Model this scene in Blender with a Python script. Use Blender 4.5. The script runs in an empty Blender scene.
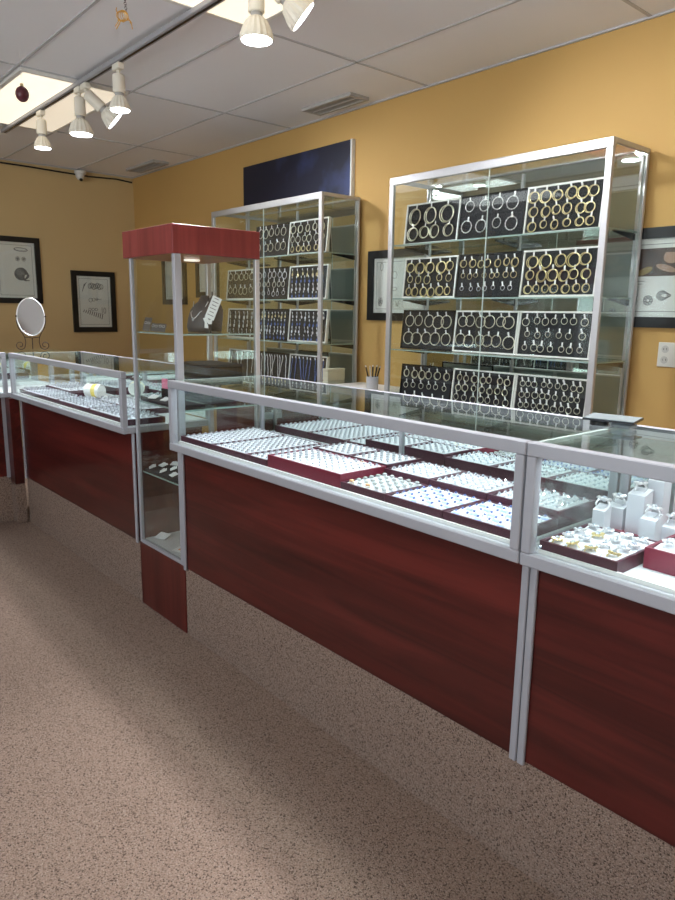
import bpy, bmesh, math, random
from mathutils import Vector, Matrix
random.seed(7)
PI = math.pi
S = bpy.context.scene
COL = S.collection

# ------------------------------------------------------------ camera
H = 1.212
yaw, pitch, roll, FPX = .8538, .1949, -.0151, 691.509
cy_, sy_, cp_, sp_ = math.cos(yaw), math.sin(yaw), math.cos(pitch), math.sin(pitch)
F = Vector((-sy_*cp_, cy_*cp_, -sp_)); R0 = Vector((cy_, sy_, 0)); D0 = F.cross(R0)
RR = R0*math.cos(roll) + D0*math.sin(roll); DD = -R0*math.sin(roll) + D0*math.cos(roll)
cam = bpy.data.objects.new('camera', bpy.data.cameras.new('camera')); COL.objects.link(cam)
cam.matrix_world = Matrix(((RR.x, -DD.x, -F.x, 0), (RR.y, -DD.y, -F.y, 0), (RR.z, -DD.z, -F.z, H), (0, 0, 0, 1)))
cam.data.sensor_fit = 'VERTICAL'; cam.data.sensor_height = 24; cam.data.sensor_width = 18
cam.data.lens = FPX*24/900; cam.data.clip_start = .02
S.camera = cam

# ------------------------------------------------------------ view, world, big lights
S.view_settings.view_transform = 'Standard'; S.view_settings.look = 'None'
S.view_settings.gamma = 1; S.view_settings.use_curve_mapping = False
S.view_settings.exposure = 0.42
S.cycles.max_bounces = 10; S.cycles.diffuse_bounces = 4; S.cycles.glossy_bounces = 6
S.cycles.transparent_max_bounces = 40
S.cycles.use_denoising = True
S.cycles.sample_clamp_indirect = 4
SKY = 7
w = bpy.data.worlds.new('world'); S.world = w; w.use_nodes = True
bgn = w.node_tree.nodes['Background']
bgn.inputs[1].default_value = 1.0
wn = w.node_tree.nodes; wl = w.node_tree.links      # daylight: sky above; brighter lower half added to light the ceiling
wt = wn.new('ShaderNodeTexCoord'); ws = wn.new('ShaderNodeSeparateXYZ'); wr = wn.new('ShaderNodeValToRGB'); wm = wn.new('ShaderNodeMapRange')
wl.new(wt.outputs['Generated'], ws.inputs[0]); wm.inputs[1].default_value = -.06; wm.inputs[2].default_value = .06
wl.new(ws.outputs['Z'], wm.inputs[0]); wl.new(wm.outputs[0], wr.inputs[0])
wr.color_ramp.elements[0].color = (.92, .97, 1, 1); wr.color_ramp.elements[1].color = (.30, .35, .42, 1)
wb = wn.new('ShaderNodeVectorMath'); wb.operation = 'SCALE'; wb.inputs['Scale'].default_value = SKY
wl.new(wr.outputs[0], wb.inputs[0]); wl.new(wb.outputs[0], bgn.inputs[0])
K_TROFF = .80; K_SPOT = 62; K_CASE = .11; K_LED = 12
XW, XE, YN, YS, ZC = -6.431, 2.6, 3.0175, -3.2, 2.416
def area(name, loc, sx, sy, power, col, rot, portal=False, parent=None, spread=None):
    l = bpy.data.lights.new(name, 'AREA'); l.shape = 'RECTANGLE'; l.size = sx; l.size_y = sy
    l.energy = power; l.color = col
    if spread: l.spread = spread
    if portal: l.cycles.is_portal = True
    o = bpy.data.objects.new(name, l); COL.objects.link(o); o.location = loc; o.rotation_euler = rot
    if parent: o.parent = parent; o.location = Vector(loc) - parent.location
    return o
WINS = [(-2.7, -.5), (-.1, 2.1)]
WZ = (.3, 2.15)
for (a, b) in WINS:
    area('daylight_portal', ((a+b)/2, YS+.02, sum(WZ)/2), b-a, WZ[1]-WZ[0], 1, (1, 1, 1), (PI/2, 0, 0), portal=True)

# ------------------------------------------------------------ materials
MATS = {}
def nm(name):
    m = bpy.data.materials.new(name); m.use_nodes = True
    n = m.node_tree.nodes; return m, n, m.node_tree.links, n['Principled BSDF']
def mat(name, col, rough=.5, metal=0, emit=None, es=0, spec=.5, coat=0, noise=None):
    if name in MATS: return MATS[name]
    m, n, L, b = nm(name)
    b.inputs['Base Color'].default_value = (*col, 1); b.inputs['Roughness'].default_value = rough
    b.inputs['Metallic'].default_value = metal; b.inputs['Specular IOR Level'].default_value = spec
    if coat: b.inputs['Coat Weight'].default_value = coat; b.inputs['Coat Roughness'].default_value = .08
    if emit: b.inputs['Emission Color'].default_value = (*emit, 1); b.inputs['Emission Strength'].default_value = es
    if noise:
        sc, amt = noise
        t = n.new('ShaderNodeTexNoise'); t.inputs['Scale'].default_value = sc; t.inputs['Detail'].default_value = 4
        g = n.new('ShaderNodeTexCoord'); L.new(g.outputs['Object'], t.inputs['Vector'])
        mx = n.new('ShaderNodeMix'); mx.data_type = 'RGBA'
        mx.inputs['A'].default_value = (*[c*(1-amt) for c in col], 1); mx.inputs['B'].default_value = (*[min(1, c*(1+amt)) for c in col], 1)
        L.new(t.outputs['Fac'], mx.inputs['Factor']); L.new(mx.outputs['Result'], b.inputs['Base Color'])
        bp = n.new('ShaderNodeBump'); bp.inputs['Strength'].default_value = .15; bp.inputs['Distance'].default_value = .002
        L.new(t.outputs['Fac'], bp.inputs['Height']); L.new(bp.outputs['Normal'], b.inputs['Normal'])
    MATS[name] = m; return m
def glass(name, tint, rough=0.0, f0=.04, boost=1.0):
    m = bpy.data.materials.new(name); m.use_nodes = True; n = m.node_tree.nodes; L = m.node_tree.links; n.clear()
    out = n.new('ShaderNodeOutputMaterial'); mix = n.new('ShaderNodeMixShader')
    tr = n.new('ShaderNodeBsdfTransparent'); tr.inputs[0].default_value = (*tint, 1)
    gl = n.new('ShaderNodeBsdfGlossy'); gl.inputs['Roughness'].default_value = rough; gl.inputs['Color'].default_value = (.97, 1, .99, 1)
    ge = n.new('ShaderNodeNewGeometry'); dp = n.new('ShaderNodeVectorMath'); dp.operation = 'DOT_PRODUCT'
    L.new(ge.outputs['Normal'], dp.inputs[0]); L.new(ge.outputs['Incoming'], dp.inputs[1])
    def M_(op, a, b_=None):
        q = n.new('ShaderNodeMath'); q.operation = op
        for i, v in enumerate((a, b_)):
            if v is None: continue
            if hasattr(v, 'links'): L.new(v, q.inputs[i])
            else: q.inputs[i].default_value = v
        return q.outputs[0]
    c = M_('ABSOLUTE', dp.outputs['Value']); s = M_('SUBTRACT', 1.0, c); p5 = M_('POWER', s, 5.0)
    fr = M_('ADD', M_('MULTIPLY', p5, 1-f0), f0); fr = M_('MINIMUM', M_('MULTIPLY', fr, boost), 1.0)
    L.new(fr, mix.inputs[0]); L.new(tr.outputs[0], mix.inputs[1]); L.new(gl.outputs[0], mix.inputs[2]); L.new(mix.outputs[0], out.inputs[0])
    MATS[name] = m; return m
GLASS = glass('case_glass', (.965, .985, .975))
TOPGLASS = glass('counter_top_glass', (.955, .98, .97), f0=.075)
PANE = glass('window_glass', (.97, .98, .98))
EDGE = mat('glass_edge', (.30, .39, .36), .2)
EDGEW = mat('pale_glass_edge', (.55, .66, .62), .2)
ALU = mat('brushed_aluminium', (.52, .52, .53), .42, .55, noise=(60, .05))
ALUW = mat('satin_silver_paint', (.37, .37, .40), .45, .15)
MIRROR = mat('mirror', (.80, .86, .84), .01, 1)
WHITE = mat('white_paint', (.78, .77, .74), .45)
LAMPW = mat('lamp_cream_white', (.80, .76, .66), .4)
DECK = mat('white_deck', (.64, .66, .67), .6)
FOAM = mat('white_foam', (.62, .64, .68), .8, noise=(300, .06))
MAROON = mat('maroon_leatherette', (.058, .011, .026), .4, noise=(180, .2))
RED = mat('wine_red_leatherette', (.17, .012, .034), .35, noise=(180, .15))
BLACK = mat('black_velvet', (.012, .012, .016), .85)
FRAMEB = mat('black_frame', (.008, .008, .009), .3)
GOLD = mat('gold', (.88, .74, .40), .28, .9)
SILVERD = mat('dull_silver', (.50, .52, .55), .35, .5)
PGOLD = mat('pale_gold', (.88, .85, .68), .28, .9)
SILVER = mat('silver', (.86, .86, .88), .3, .8)
WGOLD = mat('white_gold', (.80, .81, .83), .35, .5)
TAG = mat('price_tag_white', (.85, .85, .85), .6)
PAPER = mat('paper', (.74, .73, .72), .7)
INK = mat('ink', (.07, .065, .07), .7)
INKS = mat('soft_pencil', (.20, .19, .20), .7)
BLUEM = mat('blue_patch', (.30, .42, .78), .5)
GEM = mat('clear_gem', (.75, .85, .95), .05, .6)
STONEA = mat('amber_stone', (.62, .35, .16), .3)
STONEB = mat('grey_stone', (.35, .38, .36), .3)
BLUEG = mat('blue_gem', (.16, .24, .55), .12, .3)
GREY = mat('grey_leatherette', (.075, .068, .075), .5, noise=(150, .2))
PINK = mat('pink_card', (.75, .18, .30), .6)
CREAM = mat('cream_card', (.66, .62, .50), .6)
BLK = mat('black_plastic', (.012, .012, .014), .25)
IRON = mat('dark_wrought_iron', (.035, .02, .018), .4, .6)
YEL = mat('yellow_print', (.80, .62, .12), .5)
ORG = mat('orange_print', (.85, .35, .15), .5)
VENTD = mat('vent_dark', (.03, .03, .03), .7)
VENTW = mat('vent_metal', (.42, .41, .40), .5)
GRID = mat('ceiling_grid', (.50, .50, .52), .6)
LEDM = mat('led_face', (1, 1, 1), .3, emit=(.93, .96, 1), es=K_LED)

def wood(name, c1, c2, axis=0, scale=1.0, rough=.28, spec=.35):
    m, n, L, b = nm(name)
    g = n.new('ShaderNodeTexCoord'); mp = n.new('ShaderNodeMapping')
    sc = [22, 22, 22]; sc[axis] = 1.3
    mp.inputs['Scale'].default_value = [v*scale for v in sc]
    L.new(g.outputs['Object'], mp.inputs['Vector'])
    t = n.new('ShaderNodeTexNoise'); t.inputs['Scale'].default_value = 1; t.inputs['Detail'].default_value = 6; t.inputs['Distortion'].default_value = 1.2
    L.new(mp.outputs[0], t.inputs['Vector'])
    t2 = n.new('ShaderNodeTexNoise'); t2.inputs['Scale'].default_value = .25; t2.inputs['Detail'].default_value = 2
    L.new(mp.outputs[0], t2.inputs['Vector'])
    ad = n.new('ShaderNodeMath'); ad.operation = 'MULTIPLY'; L.new(t.outputs['Fac'], ad.inputs[0]); L.new(t2.outputs['Fac'], ad.inputs[1])
    r = n.new('ShaderNodeValToRGB'); r.color_ramp.elements[0].position = .12; r.color_ramp.elements[1].position = .42
    r.color_ramp.elements[0].color = (*c1, 1); r.color_ramp.elements[1].color = (*c2, 1)
    L.new(ad.outputs[0], r.inputs[0]); L.new(r.outputs[0], b.inputs['Base Color'])
    b.inputs['Roughness'].default_value = rough; b.inputs['Specular IOR Level'].default_value = spec
    MATS[name] = m; return m
WOOD = wood('mahogany_laminate', (.035, .006, .005), (.125, .018, .014))
WOODV = wood('lit_cherry_laminate', (.150, .026, .026), (.255, .050, .048), axis=2, scale=1.4, spec=.3)  # cherry of the header, light falling on it put into the paler colour
WOODT = wood('cherry_base_laminate', (.065, .012, .010), (.135, .024, .018), axis=2, scale=1.2, spec=.3)

def carpet(name, a, b_, c):
    m, n, L, b = nm(name)
    g = n.new('ShaderNodeTexCoord')
    v = n.new('ShaderNodeTexVoronoi'); v.inputs['Scale'].default_value = 330; v.inputs['Randomness'].default_value = .75
    L.new(g.outputs['Object'], v.inputs['Vector'])
    t = n.new('ShaderNodeTexNoise'); t.inputs['Scale'].default_value = 260; t.inputs['Detail'].default_value = 3; L.new(g.outputs['Object'], t.inputs['Vector'])
    t3 = n.new('ShaderNodeTexNoise'); t3.inputs['Scale'].default_value = 3; t3.inputs['Detail'].default_value = 3; L.new(g.outputs['Object'], t3.inputs['Vector'])
    sep = n.new('ShaderNodeSeparateColor'); L.new(v.outputs['Color'], sep.inputs[0])
    r = n.new('ShaderNodeValToRGB'); e = r.color_ramp.elements
    e[0].position = 0; e[0].color = (*a, 1); e[1].position = 1; e[1].color = (*c, 1)
    k = e.new(.16); k.color = (*[.5*(p+q) for p, q in zip(a, b_)], 1); k = e.new(.30); k.color = (*b_, 1); k = e.new(.75); k.color = (*b_, 1)
    L.new(sep.outputs[0], r.inputs[0])
    mx = n.new('ShaderNodeMix'); mx.data_type = 'RGBA'; mx.blend_type = 'MULTIPLY'; mx.inputs['Factor'].default_value = .5
    L.new(r.outputs[0], mx.inputs['A'])
    r2 = n.new('ShaderNodeMapRange'); r2.inputs[1].default_value = .3; r2.inputs[2].default_value = .7; r2.inputs[3].default_value = .45; r2.inputs[4].default_value = 1.5
    L.new(t.outputs['Fac'], r2.inputs[0]); L.new(r2.outputs[0], mx.inputs['B'])
    L.new(mx.outputs['Result'], b.inputs['Base Color'])
    b.inputs['Roughness'].default_value = .95; b.inputs['Specular IOR Level'].default_value = .1
    bp = n.new('ShaderNodeBump'); bp.inputs['Strength'].default_value = .8; bp.inputs['Distance'].default_value = .004; bp.invert = True
    L.new(v.outputs['Distance'], bp.inputs['Height']); L.new(bp.outputs['Normal'], b.inputs['Normal'])
    MATS[name] = m; return m
CARPET = carpet('loop_pile_carpet', (.075, .05, .037), (.315, .222, .172), (.365, .28, .225))

def paint(name, col, bump=.05):
    m, n, L, b = nm(name)
    g = n.new('ShaderNodeTexCoord'); t = n.new('ShaderNodeTexNoise'); t.inputs['Scale'].default_value = 220; t.inputs['Detail'].default_value = 3
    L.new(g.outputs['Object'], t.inputs['Vector'])
    bp = n.new('ShaderNodeBump'); bp.inputs['Strength'].default_value = bump; bp.inputs['Distance'].default_value = .002
    L.new(t.outputs['Fac'], bp.inputs['Height']); L.new(bp.outputs['Normal'], b.inputs['Normal'])
    t2 = n.new('ShaderNodeTexNoise'); t2.inputs['Scale'].default_value = 1.3; L.new(g.outputs['Object'], t2.inputs['Vector'])
    mx = n.new('ShaderNodeMix'); mx.data_type = 'RGBA'; mx.inputs['A'].default_value = (*[c*.95 for c in col], 1); mx.inputs['B'].default_value = (*[c*1.04 for c in col], 1)
    L.new(t2.outputs['Fac'], mx.inputs['Factor']); L.new(mx.outputs['Result'], b.inputs['Base Color'])
    b.inputs['Roughness'].default_value = .7; b.inputs['Specular IOR Level'].default_value = .25
    MATS[name] = m; return m
MUSTARD = paint('mustard_wall_paint', (.57, .355, .125))
MUSTW = paint('cool_daylit_mustard_paint', (.60, .445, .225))  # mustard paint with the left wall's cooler daylight put into its colour
CEIL = paint('ceiling_tile', (.86, .86, .89), .5)
PALE = paint('pale_grey_green_paint', (.55, .58, .53))

def navy():
    m, n, L, b = nm('navy_canvas')
    g = n.new('ShaderNodeTexCoord'); t = n.new('ShaderNodeTexNoise'); t.inputs['Scale'].default_value = 2.6; t.inputs['Detail'].default_value = 5
    L.new(g.outputs['Object'], t.inputs['Vector'])
    r = n.new('ShaderNodeValToRGB'); e = r.color_ramp.elements; e[0].position = .5; e[0].color = (.008, .010, .028, 1); e[1].position = .78; e[1].color = (.05, .075, .22, 1)
    L.new(t.outputs['Fac'], r.inputs[0]); L.new(r.outputs[0], b.inputs['Base Color']); b.inputs['Roughness'].default_value = .5
    return m
NAVY = navy()

# ------------------------------------------------------------ mesh helpers
class MB:
    def __init__(s): s.bm = bmesh.new()
    def box(s, x0, x1, y0, y1, z0, z1, bev=0):
        r = bmesh.ops.create_cube(s.bm, size=1)
        vs = r['verts']
        for v in vs: v.co = Vector((x0+(v.co.x+.5)*(x1-x0), y0+(v.co.y+.5)*(y1-y0), z0+(v.co.z+.5)*(z1-z0)))
        if bev:
            es = list({e for v in vs for e in v.link_edges})
            bmesh.ops.bevel(s.bm, geom=es, offset=bev, segments=1, affect='EDGES')
        return s
    def obox(s, c, ax, ay, az, hx, hy, hz):
        ax, ay, az = Vector(ax).normalized(), Vector(ay).normalized(), Vector(az).normalized(); c = Vector(c)
        vs = [s.bm.verts.new(c + ax*hx*i + ay*hy*j + az*hz*k) for i in (-1, 1) for j in (-1, 1) for k in (-1, 1)]
        for f in ((0, 1, 3, 2), (4, 6, 7, 5), (0, 4, 5, 1), (2, 3, 7, 6), (0, 2, 6, 4), (1, 5, 7, 3)): s.bm.faces.new([vs[i] for i in f])
        return s
    def tube(s, pts, r, seg=6, closed=False, cap=True):
        pts = [Vector(p) for p in pts]; n = len(pts); rings = []
        rr = r if isinstance(r, (list, tuple)) else [r]*n
        up = Vector((0, 0, 1)); prev = None
        for i, p in enumerate(pts):
            if closed: t = pts[(i+1) % n]-pts[i-1]
            else: t = pts[min(i+1, n-1)]-pts[max(i-1, 0)]
            if t.length < 1e-9: t = Vector((0, 0, 1))
            t.normalize()
            if prev is None:
                a = t.cross(up)
                if a.length < .05: a = t.cross(Vector((1, 0, 0)))
            else: a = prev - t*prev.dot(t)
            if a.length < 1e-6: a = t.cross(Vector((1, .3, 0)))
            a.normalize(); prev = a; b = t.cross(a)
            rings.append([s.bm.verts.new(p + (a*math.cos(2*PI*k/seg)+b*math.sin(2*PI*k/seg))*rr[i]) for k in range(seg)])
        m = n if closed else n-1
        for i in range(m):
            A, B = rings[i], rings[(i+1) % n]
            for k in range(seg): s.bm.faces.new((A[k], A[(k+1) % seg], B[(k+1) % seg], B[k]))
        if cap and not closed: s.bm.faces.new(rings[0][::-1]); s.bm.faces.new(rings[-1])
        return s
    def lathe(s, prof, c=(0, 0, 0), axis=(0, 0, 1), seg=20, fin=0):
        # prof: list of (r, h) along the axis
        ax = Vector(axis).normalized(); a = ax.orthogonal().normalized(); b = ax.cross(a); c = Vector(c); rings = []
        for (r, h) in prof:
            row = []
            for k in range(seg):
                q = r*(1-(fin if k % 2 else 0)); th = 2*PI*k/seg
                row.append(s.bm.verts.new(c + ax*h + (a*math.cos(th)+b*math.sin(th))*max(q, 1e-4)))
            rings.append(row)
        for A, B in zip(rings, rings[1:]):
            for k in range(seg): s.bm.faces.new((A[k], A[(k+1) % seg], B[(k+1) % seg], B[k]))
        s.bm.faces.new(rings[0][::-1]); s.bm.faces.new(rings[-1]); return s
    def ring(s, c, R, r, nrm=(0, 1, 0), seg=20, ts=5, sx=1, a0=0, a1=2*PI):
        nv = Vector(nrm).normalized(); a = Vector((0, 0, 1)).cross(nv)
        if a.length < .05: a = Vector((1, 0, 0))
        a.normalize(); b = nv.cross(a); c = Vector(c)
        full = abs(a1-a0-2*PI) < 1e-6
        cnt = seg if full else seg+1
        pts = [c + a*math.cos(a0+(a1-a0)*i/seg)*R*sx + b*math.sin(a0+(a1-a0)*i/seg)*R for i in range(cnt)]
        return s.tube(pts, r, ts, closed=full)
    def blob(s, c, rx, ry, rz, sub=1):
        r = bmesh.ops.create_icosphere(s.bm, subdivisions=sub, radius=1)
        for v in r['verts']: v.co = Vector((c[0]+v.co.x*rx, c[1]+v.co.y*ry, c[2]+v.co.z*rz))
        return s
    def poly(s, pts, off):
        off = Vector(off); A = [s.bm.verts.new(Vector(p)) for p in pts]; B = [s.bm.verts.new(Vector(p)+off) for p in pts]
        s.bm.faces.new(A[::-1]); s.bm.faces.new(B); n = len(A)
        for i in range(n): s.bm.faces.new((A[i], A[(i+1) % n], B[(i+1) % n], B[i]))
        return s
    def build(s, name, m, parent=None, smooth=False, local=False, label=None, kind=None):
        bmesh.ops.recalc_face_normals(s.bm, faces=s.bm.faces)
        me = bpy.data.meshes.new(name); 
        off = Vector()
        if parent is not None and not local:
            q = parent
            while q is not None: off += q.location; q = q.parent
        for v in s.bm.verts: v.co -= off
        s.bm.to_mesh(me); s.bm.free()
        for x in (m if isinstance(m, (list, tuple)) else [m]): me.materials.append(x)
        if smooth:
            for p in me.polygons: p.use_smooth = True
        o = bpy.data.objects.new(name, me); COL.objects.link(o)
        if parent is not None: o.parent = parent
        if label: o['label'] = label
        if kind: o['kind'] = kind
        return o
def tag(o, label=None, cat=None, group=None, kind=None):
    if label: o['label'] = label
    if cat: o['category'] = cat
    if group: o['group'] = group
    if kind: o['kind'] = kind
    return o
def thing(name, label, cat, loc=(0, 0, 0), group=None):
    o = bpy.data.objects.new(name, None); COL.objects.link(o); o.location = loc; o.empty_display_size = .05
    return tag(o, label, cat, group)
def copy_tree(o, parent=None):
    c = o.copy(); COL.objects.link(c)
    c.parent = parent
    for ch in list(o.children): copy_tree(ch, c)
    return c
def mesh_thing(mb, name, m, label, cat, loc, group=None, smooth=False):
    # mesh built in world coordinates, origin moved to loc
    for v in mb.bm.verts: v.co -= Vector(loc)
    o = mb.build(name, m, None, smooth); o.location = loc
    return tag(o, label, cat, group)
def struct(name, mb, m, parent=None):
    o = mb.build(name, m, parent); 
    if parent is None: o['kind'] = 'structure'
    return o
ORD = ['first', 'second', 'third', 'fourth', 'fifth', 'sixth', 'seventh', 'eighth', 'ninth', 'tenth', 'eleventh', 'twelfth', 'thirteenth']

# ------------------------------------------------------------ room shell
T = .1
struct('floor', MB().box(XW-T, XE+T, YS-T, YN+T, -T, 0), CARPET)
struct('ceiling', MB().box(XW-T, XE+T, YS-T, YN+T, ZC+.012, ZC+T), CEIL)
struct('wall_back', MB().box(XW-T, XE+T, YN, YN+T, 0, ZC+.012), MUSTARD)
struct('wall_left', MB().box(XW-T, XW, YS, YN, 0, ZC+.012), MUSTW)
struct('wall_right', MB().box(XE, XE+T, YS, YN, 0, ZC+.012), MUSTARD)
mb = MB(); xs = [XW-T] + [v for q in WINS for v in q] + [XE+T]
mb.box(XW-T, XE+T, YS-T, YS, 0, WZ[0]).box(XW-T, XE+T, YS-T, YS, WZ[1], ZC+.012)
for i in range(0, len(xs), 2): mb.box(xs[i], xs[i+1], YS-T, YS, WZ[0], WZ[1])
struct('wall_front', mb, PALE)
for i, (a, b) in enumerate(WINS):
    wd = struct('window_%d' % (i+1), MB().box(a, b, YS-.055, YS-.05, WZ[0], WZ[1]), PANE)
    fb = MB()
    fb.box(a, b, YS-.08, YS-.02, WZ[0], WZ[0]+.05).box(a, b, YS-.08, YS-.02, WZ[1]-.05, WZ[1])
    for x in (a, (a+b)/2-.025, b-.05): fb.box(x, x+.05, YS-.08, YS-.02, WZ[0]+.05, WZ[1]-.05)
    fb.build('window_frame', ALUW, wd)
# suspended ceiling grid
GX = [-2.752+1.2195*k for k in range(-3, 5)]; GY = [3.096-.61*k for k in range(1, 11)]
gm = MB()
for x in GX:
    if XW < x-.02 and x+.02 < XE: gm.box(x-.007, x+.007, YS, YN, ZC+.008, ZC+.0125)
for y in GY:
    if YS < y < YN: gm.box(XW, XE, y-.007, y+.007, ZC+.008, ZC+.0125)
gm.box(XW, XE, YN-.014, YN, ZC+.004, ZC+.0125).box(XW, XW+.014, YS, YN, ZC+.004, ZC+.0125)
struct('trim_1', gm, GRID)

# ------------------------------------------------------------ ceiling lights
TROFF_L = mat('troffer_lens_lit', (.8, .8, .8), .5, emit=(1, .86, .64), es=K_TROFF)
TROFF_D = mat('troffer_lens_dim_glow', (.75, .73, .68), .5, emit=(1, .86, .66), es=.5)  # faint glow put into the lens half whose tubes are out
TROFF_S = mat('troffer_lens_cool', (.8, .8, .8), .5, emit=(.95, .98, 1), es=1.7)
def troffer(x0, y0, label, dim=False, cool=False):
    x1, y1 = x0+1.2195, y0+.61
    t = thing('ceiling_light', label, 'ceiling light', ((x0+x1)/2, (y0+y1)/2, ZC-.004), 'fluorescent panels in the ceiling')
    z0, z1 = ZC-.006, ZC+.011
    MB().box(x0+.013, x1-.013, y0+.013, y0+.035, z0, z1).box(x0+.013, x1-.013, y1-.035, y1-.013, z0, z1).box(x0+.013, x0+.035, y0+.035, y1-.035, z0, z1).box(x1-.035, x1-.013, y0+.035, y1-.035, z0, z1).build('frame', WHITE, t)
    if cool:
        for k in range(4):
            ya = y0+.04+k*.1325
            MB().box(x0+.036, x1-.036, ya, ya+.115, ZC-.002, ZC+.008).build('lens', TROFF_S, t)
    else:
        m_ = y0+.305
        MB().box(x0+.036, x1-.036, y0+.036, m_-.003, ZC-.003, ZC+.008).build('lens', TROFF_L, t)
        MB().box(x0+.036, x1-.036, m_+.003, y1-.036, ZC-.003, ZC+.008).build('lens', TROFF_D if dim else TROFF_L, t, label='dull half of the lens with a faint glow' if dim else None)
    return t
troffer(GX[1], 1.266, 'cream glowing ceiling panel behind the red ball, cut by the lamp track', dim=True)
troffer(GX[3], 1.266, 'cream glowing ceiling panel at the top edge above the nearest lamps')
for (i, y) in ((1, .046), (3, .046), (5, 1.266), (5, .046), (1, -1.174), (3, -1.174), (5, -1.174), (3, -2.394)):
    if GX[i]+1.22 < XE: troffer(GX[i], y, 'bright strip ceiling panel over the shop floor, %s and %s' % ({1: 'left column', 3: 'middle column', 5: 'right column'}[i], {.046: 'near the counters', 1.266: 'above the right counter', -1.174: 'halfway back', -2.394: 'by the windows'}[y]), cool=True)

# lamp track
TY = 1.572
tr = thing('lamp_track', 'long white metal lamp track fixed under the ceiling', 'lighting track', (-1.7, TY, ZC-.005))
MB().box(-5.32, 2.0, TY-.019, TY+.019, ZC-.030, ZC-.007, .003).build('rail', ALUW, tr)
MB().box(-5.30, 1.98, TY-.006, TY+.006, ZC-.0315, ZC-.0302).build('slot', BLK, tr)
MB().box(-5.345, -5.321, TY-.021, TY+.021, ZC-.032, ZC-.006).build('end_cap', WHITE, tr)
def lamp(x, d, label, L1=.105, spot=True, k=1.0, hs=1.0):
    d = Vector(d).normalized(); z0 = ZC-.032
    t = thing('track_light', label, 'spotlight', (x, TY, z0), 'white spotlights on the ceiling track')
    MB().box(x-.035, x+.035, TY-.017, TY+.017, z0-.03, z0, .004).build('adapter', LAMPW, t)
    p0 = Vector((x, TY, z0-.03)); MB().tube([p0, p0+Vector((0, 0, -.012))], .009, 10).build('neck', LAMPW, t)
    c = p0+Vector((0, 0, -.016))
    MB().lathe([(.012, -.002), (.026, .004), (.030, .012), (.030, L1), (.027, L1+.003)], c, d, 20).build('socket', LAMPW, t, smooth=False)
    MB().lathe([(.022, L1+.003), (.022, L1+.016)], c, d, 16).build('collar', VENTW, t)
    hd = MB().lathe([(.023, L1+.016), (.034*hs, L1+.016+.012*hs), (.046*hs, L1+.016+.038*hs), (.051*hs, L1+.016+.054*hs), (.051*hs, L1+.016+.062*hs), (.048*hs, L1+.016+.064*hs)], c, d, 32, .07).build('shade', LAMPW, t)
    MB().lathe([(.046*hs, L1+.0165+.064*hs), (.045*hs, L1+.0185+.064*hs)], c, d, 24).build('lamp_face', LEDM, t)
    if spot:
        l = bpy.data.lights.new('track_spot', 'SPOT'); l.energy = K_SPOT*k; l.color = (.93, .96, 1); l.spot_size = math.radians(105); l.spot_blend = .8; l.shadow_soft_size = .08
        o = bpy.data.objects.new('track_spot', l); COL.objects.link(o); o.parent = t
        o.location = c + d*(L1+.022+.064*hs) - t.location; o.rotation_euler = d.to_track_quat('-Z', 'Y').to_euler()
lamp(-4.575, (0, 0, -1), 'white spotlight hanging farthest left on the track', .085)
lamp(-3.965, (0, 0, -1), 'white straight spotlight overlapped by a tilted one on the track', .095, hs=1.25)
lamp(-3.875, (.25, .66, -.60), 'white spotlight tilted to the right between two upright ones', .10, hs=1.15)
lamp(-3.465, (.02, 0, -1), 'white spotlight aimed straight down with two glaring bright spots', .085)
lamp(-2.285, (0, 0, -1), 'largest white spotlight pointing straight down at the top of the photo', .062, hs=1.22)
lamp(-2.195, (.36, .66, -.60), 'large ribbed spotlight tilted right beside the nearest upright one', .055, hs=1.2)
lamp(-2.06, (.6, -.5, -.5), 'spotlight turned towards the shop floor, lens seen at the top edge', .02)
for i, x in enumerate((-1.5, -.6, .3, 1.2)): lamp(x, (0, .1, -1), '%s white spotlight on the right stretch of the track, beyond the photo' % ORD[i], .10)

# vents, camera, cable, ornaments
def vent(x0, x1, y0, y1, label):
    t = thing('ceiling_vent', label, 'vent', ((x0+x1)/2, (y0+y1)/2, ZC-.001), 'ceiling vents by the back wall')
    MB().box(x0, x1, y0, y0+.02, ZC-.006, ZC+.011).box(x0, x1, y1-.02, y1, ZC-.006, ZC+.011).box(x0, x0+.02, y0+.02, y1-.02, ZC-.006, ZC+.011).box(x1-.02, x1, y0+.02, y1-.02, ZC-.006, ZC+.011).build('frame', VENTW, t)
    MB().box(x0+.021, x1-.021, y0+.021, y1-.021, ZC+.008, ZC+.011).build('backing', VENTD, t)
    s = MB(); n = 22
    for k in range(n):
        x = x0+.03+(x1-x0-.06)*k/(n-1); s.box(x-.0022, x+.0022, y0+.021, y1-.021, ZC-.003, ZC+.004)
    s.box(x0+.021, x1-.021, (y0+y1)/2-.003, (y0+y1)/2+.003, ZC-.0045, ZC+.006)
    s.build('slats', VENTW, t)
vent(-3.56, -3.12, 2.775, 2.92, 'grey slatted ceiling vent above the navy banner')
vent(-6.08, -5.55, 2.79, 2.93, 'pale slatted ceiling vent in the far corner of the room')
t = thing('security_camera', 'small white dome security camera where the left wall meets the ceiling', 'security camera', (-6.38, 2.50, ZC-.004))
MB().lathe([(.05, 0), (.05, .02), (.042, .03)], (-6.376, 2.50, ZC-.006), (0, 0, -1), 20).build('mount', WHITE, t, smooth=True)
MB().lathe([(.036, 0), (.036, .02), (.028, .042), (.012, .052)], (-6.366, 2.49, ZC-.036), (.6, -.1, -1), 18).build('housing', WHITE, t, smooth=True)
MB().lathe([(.016, 0), (.014, .008)], (-6.325, 2.485, ZC-.085), (.6, -.2, -1), 12).build('lens', BLK, t)
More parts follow.
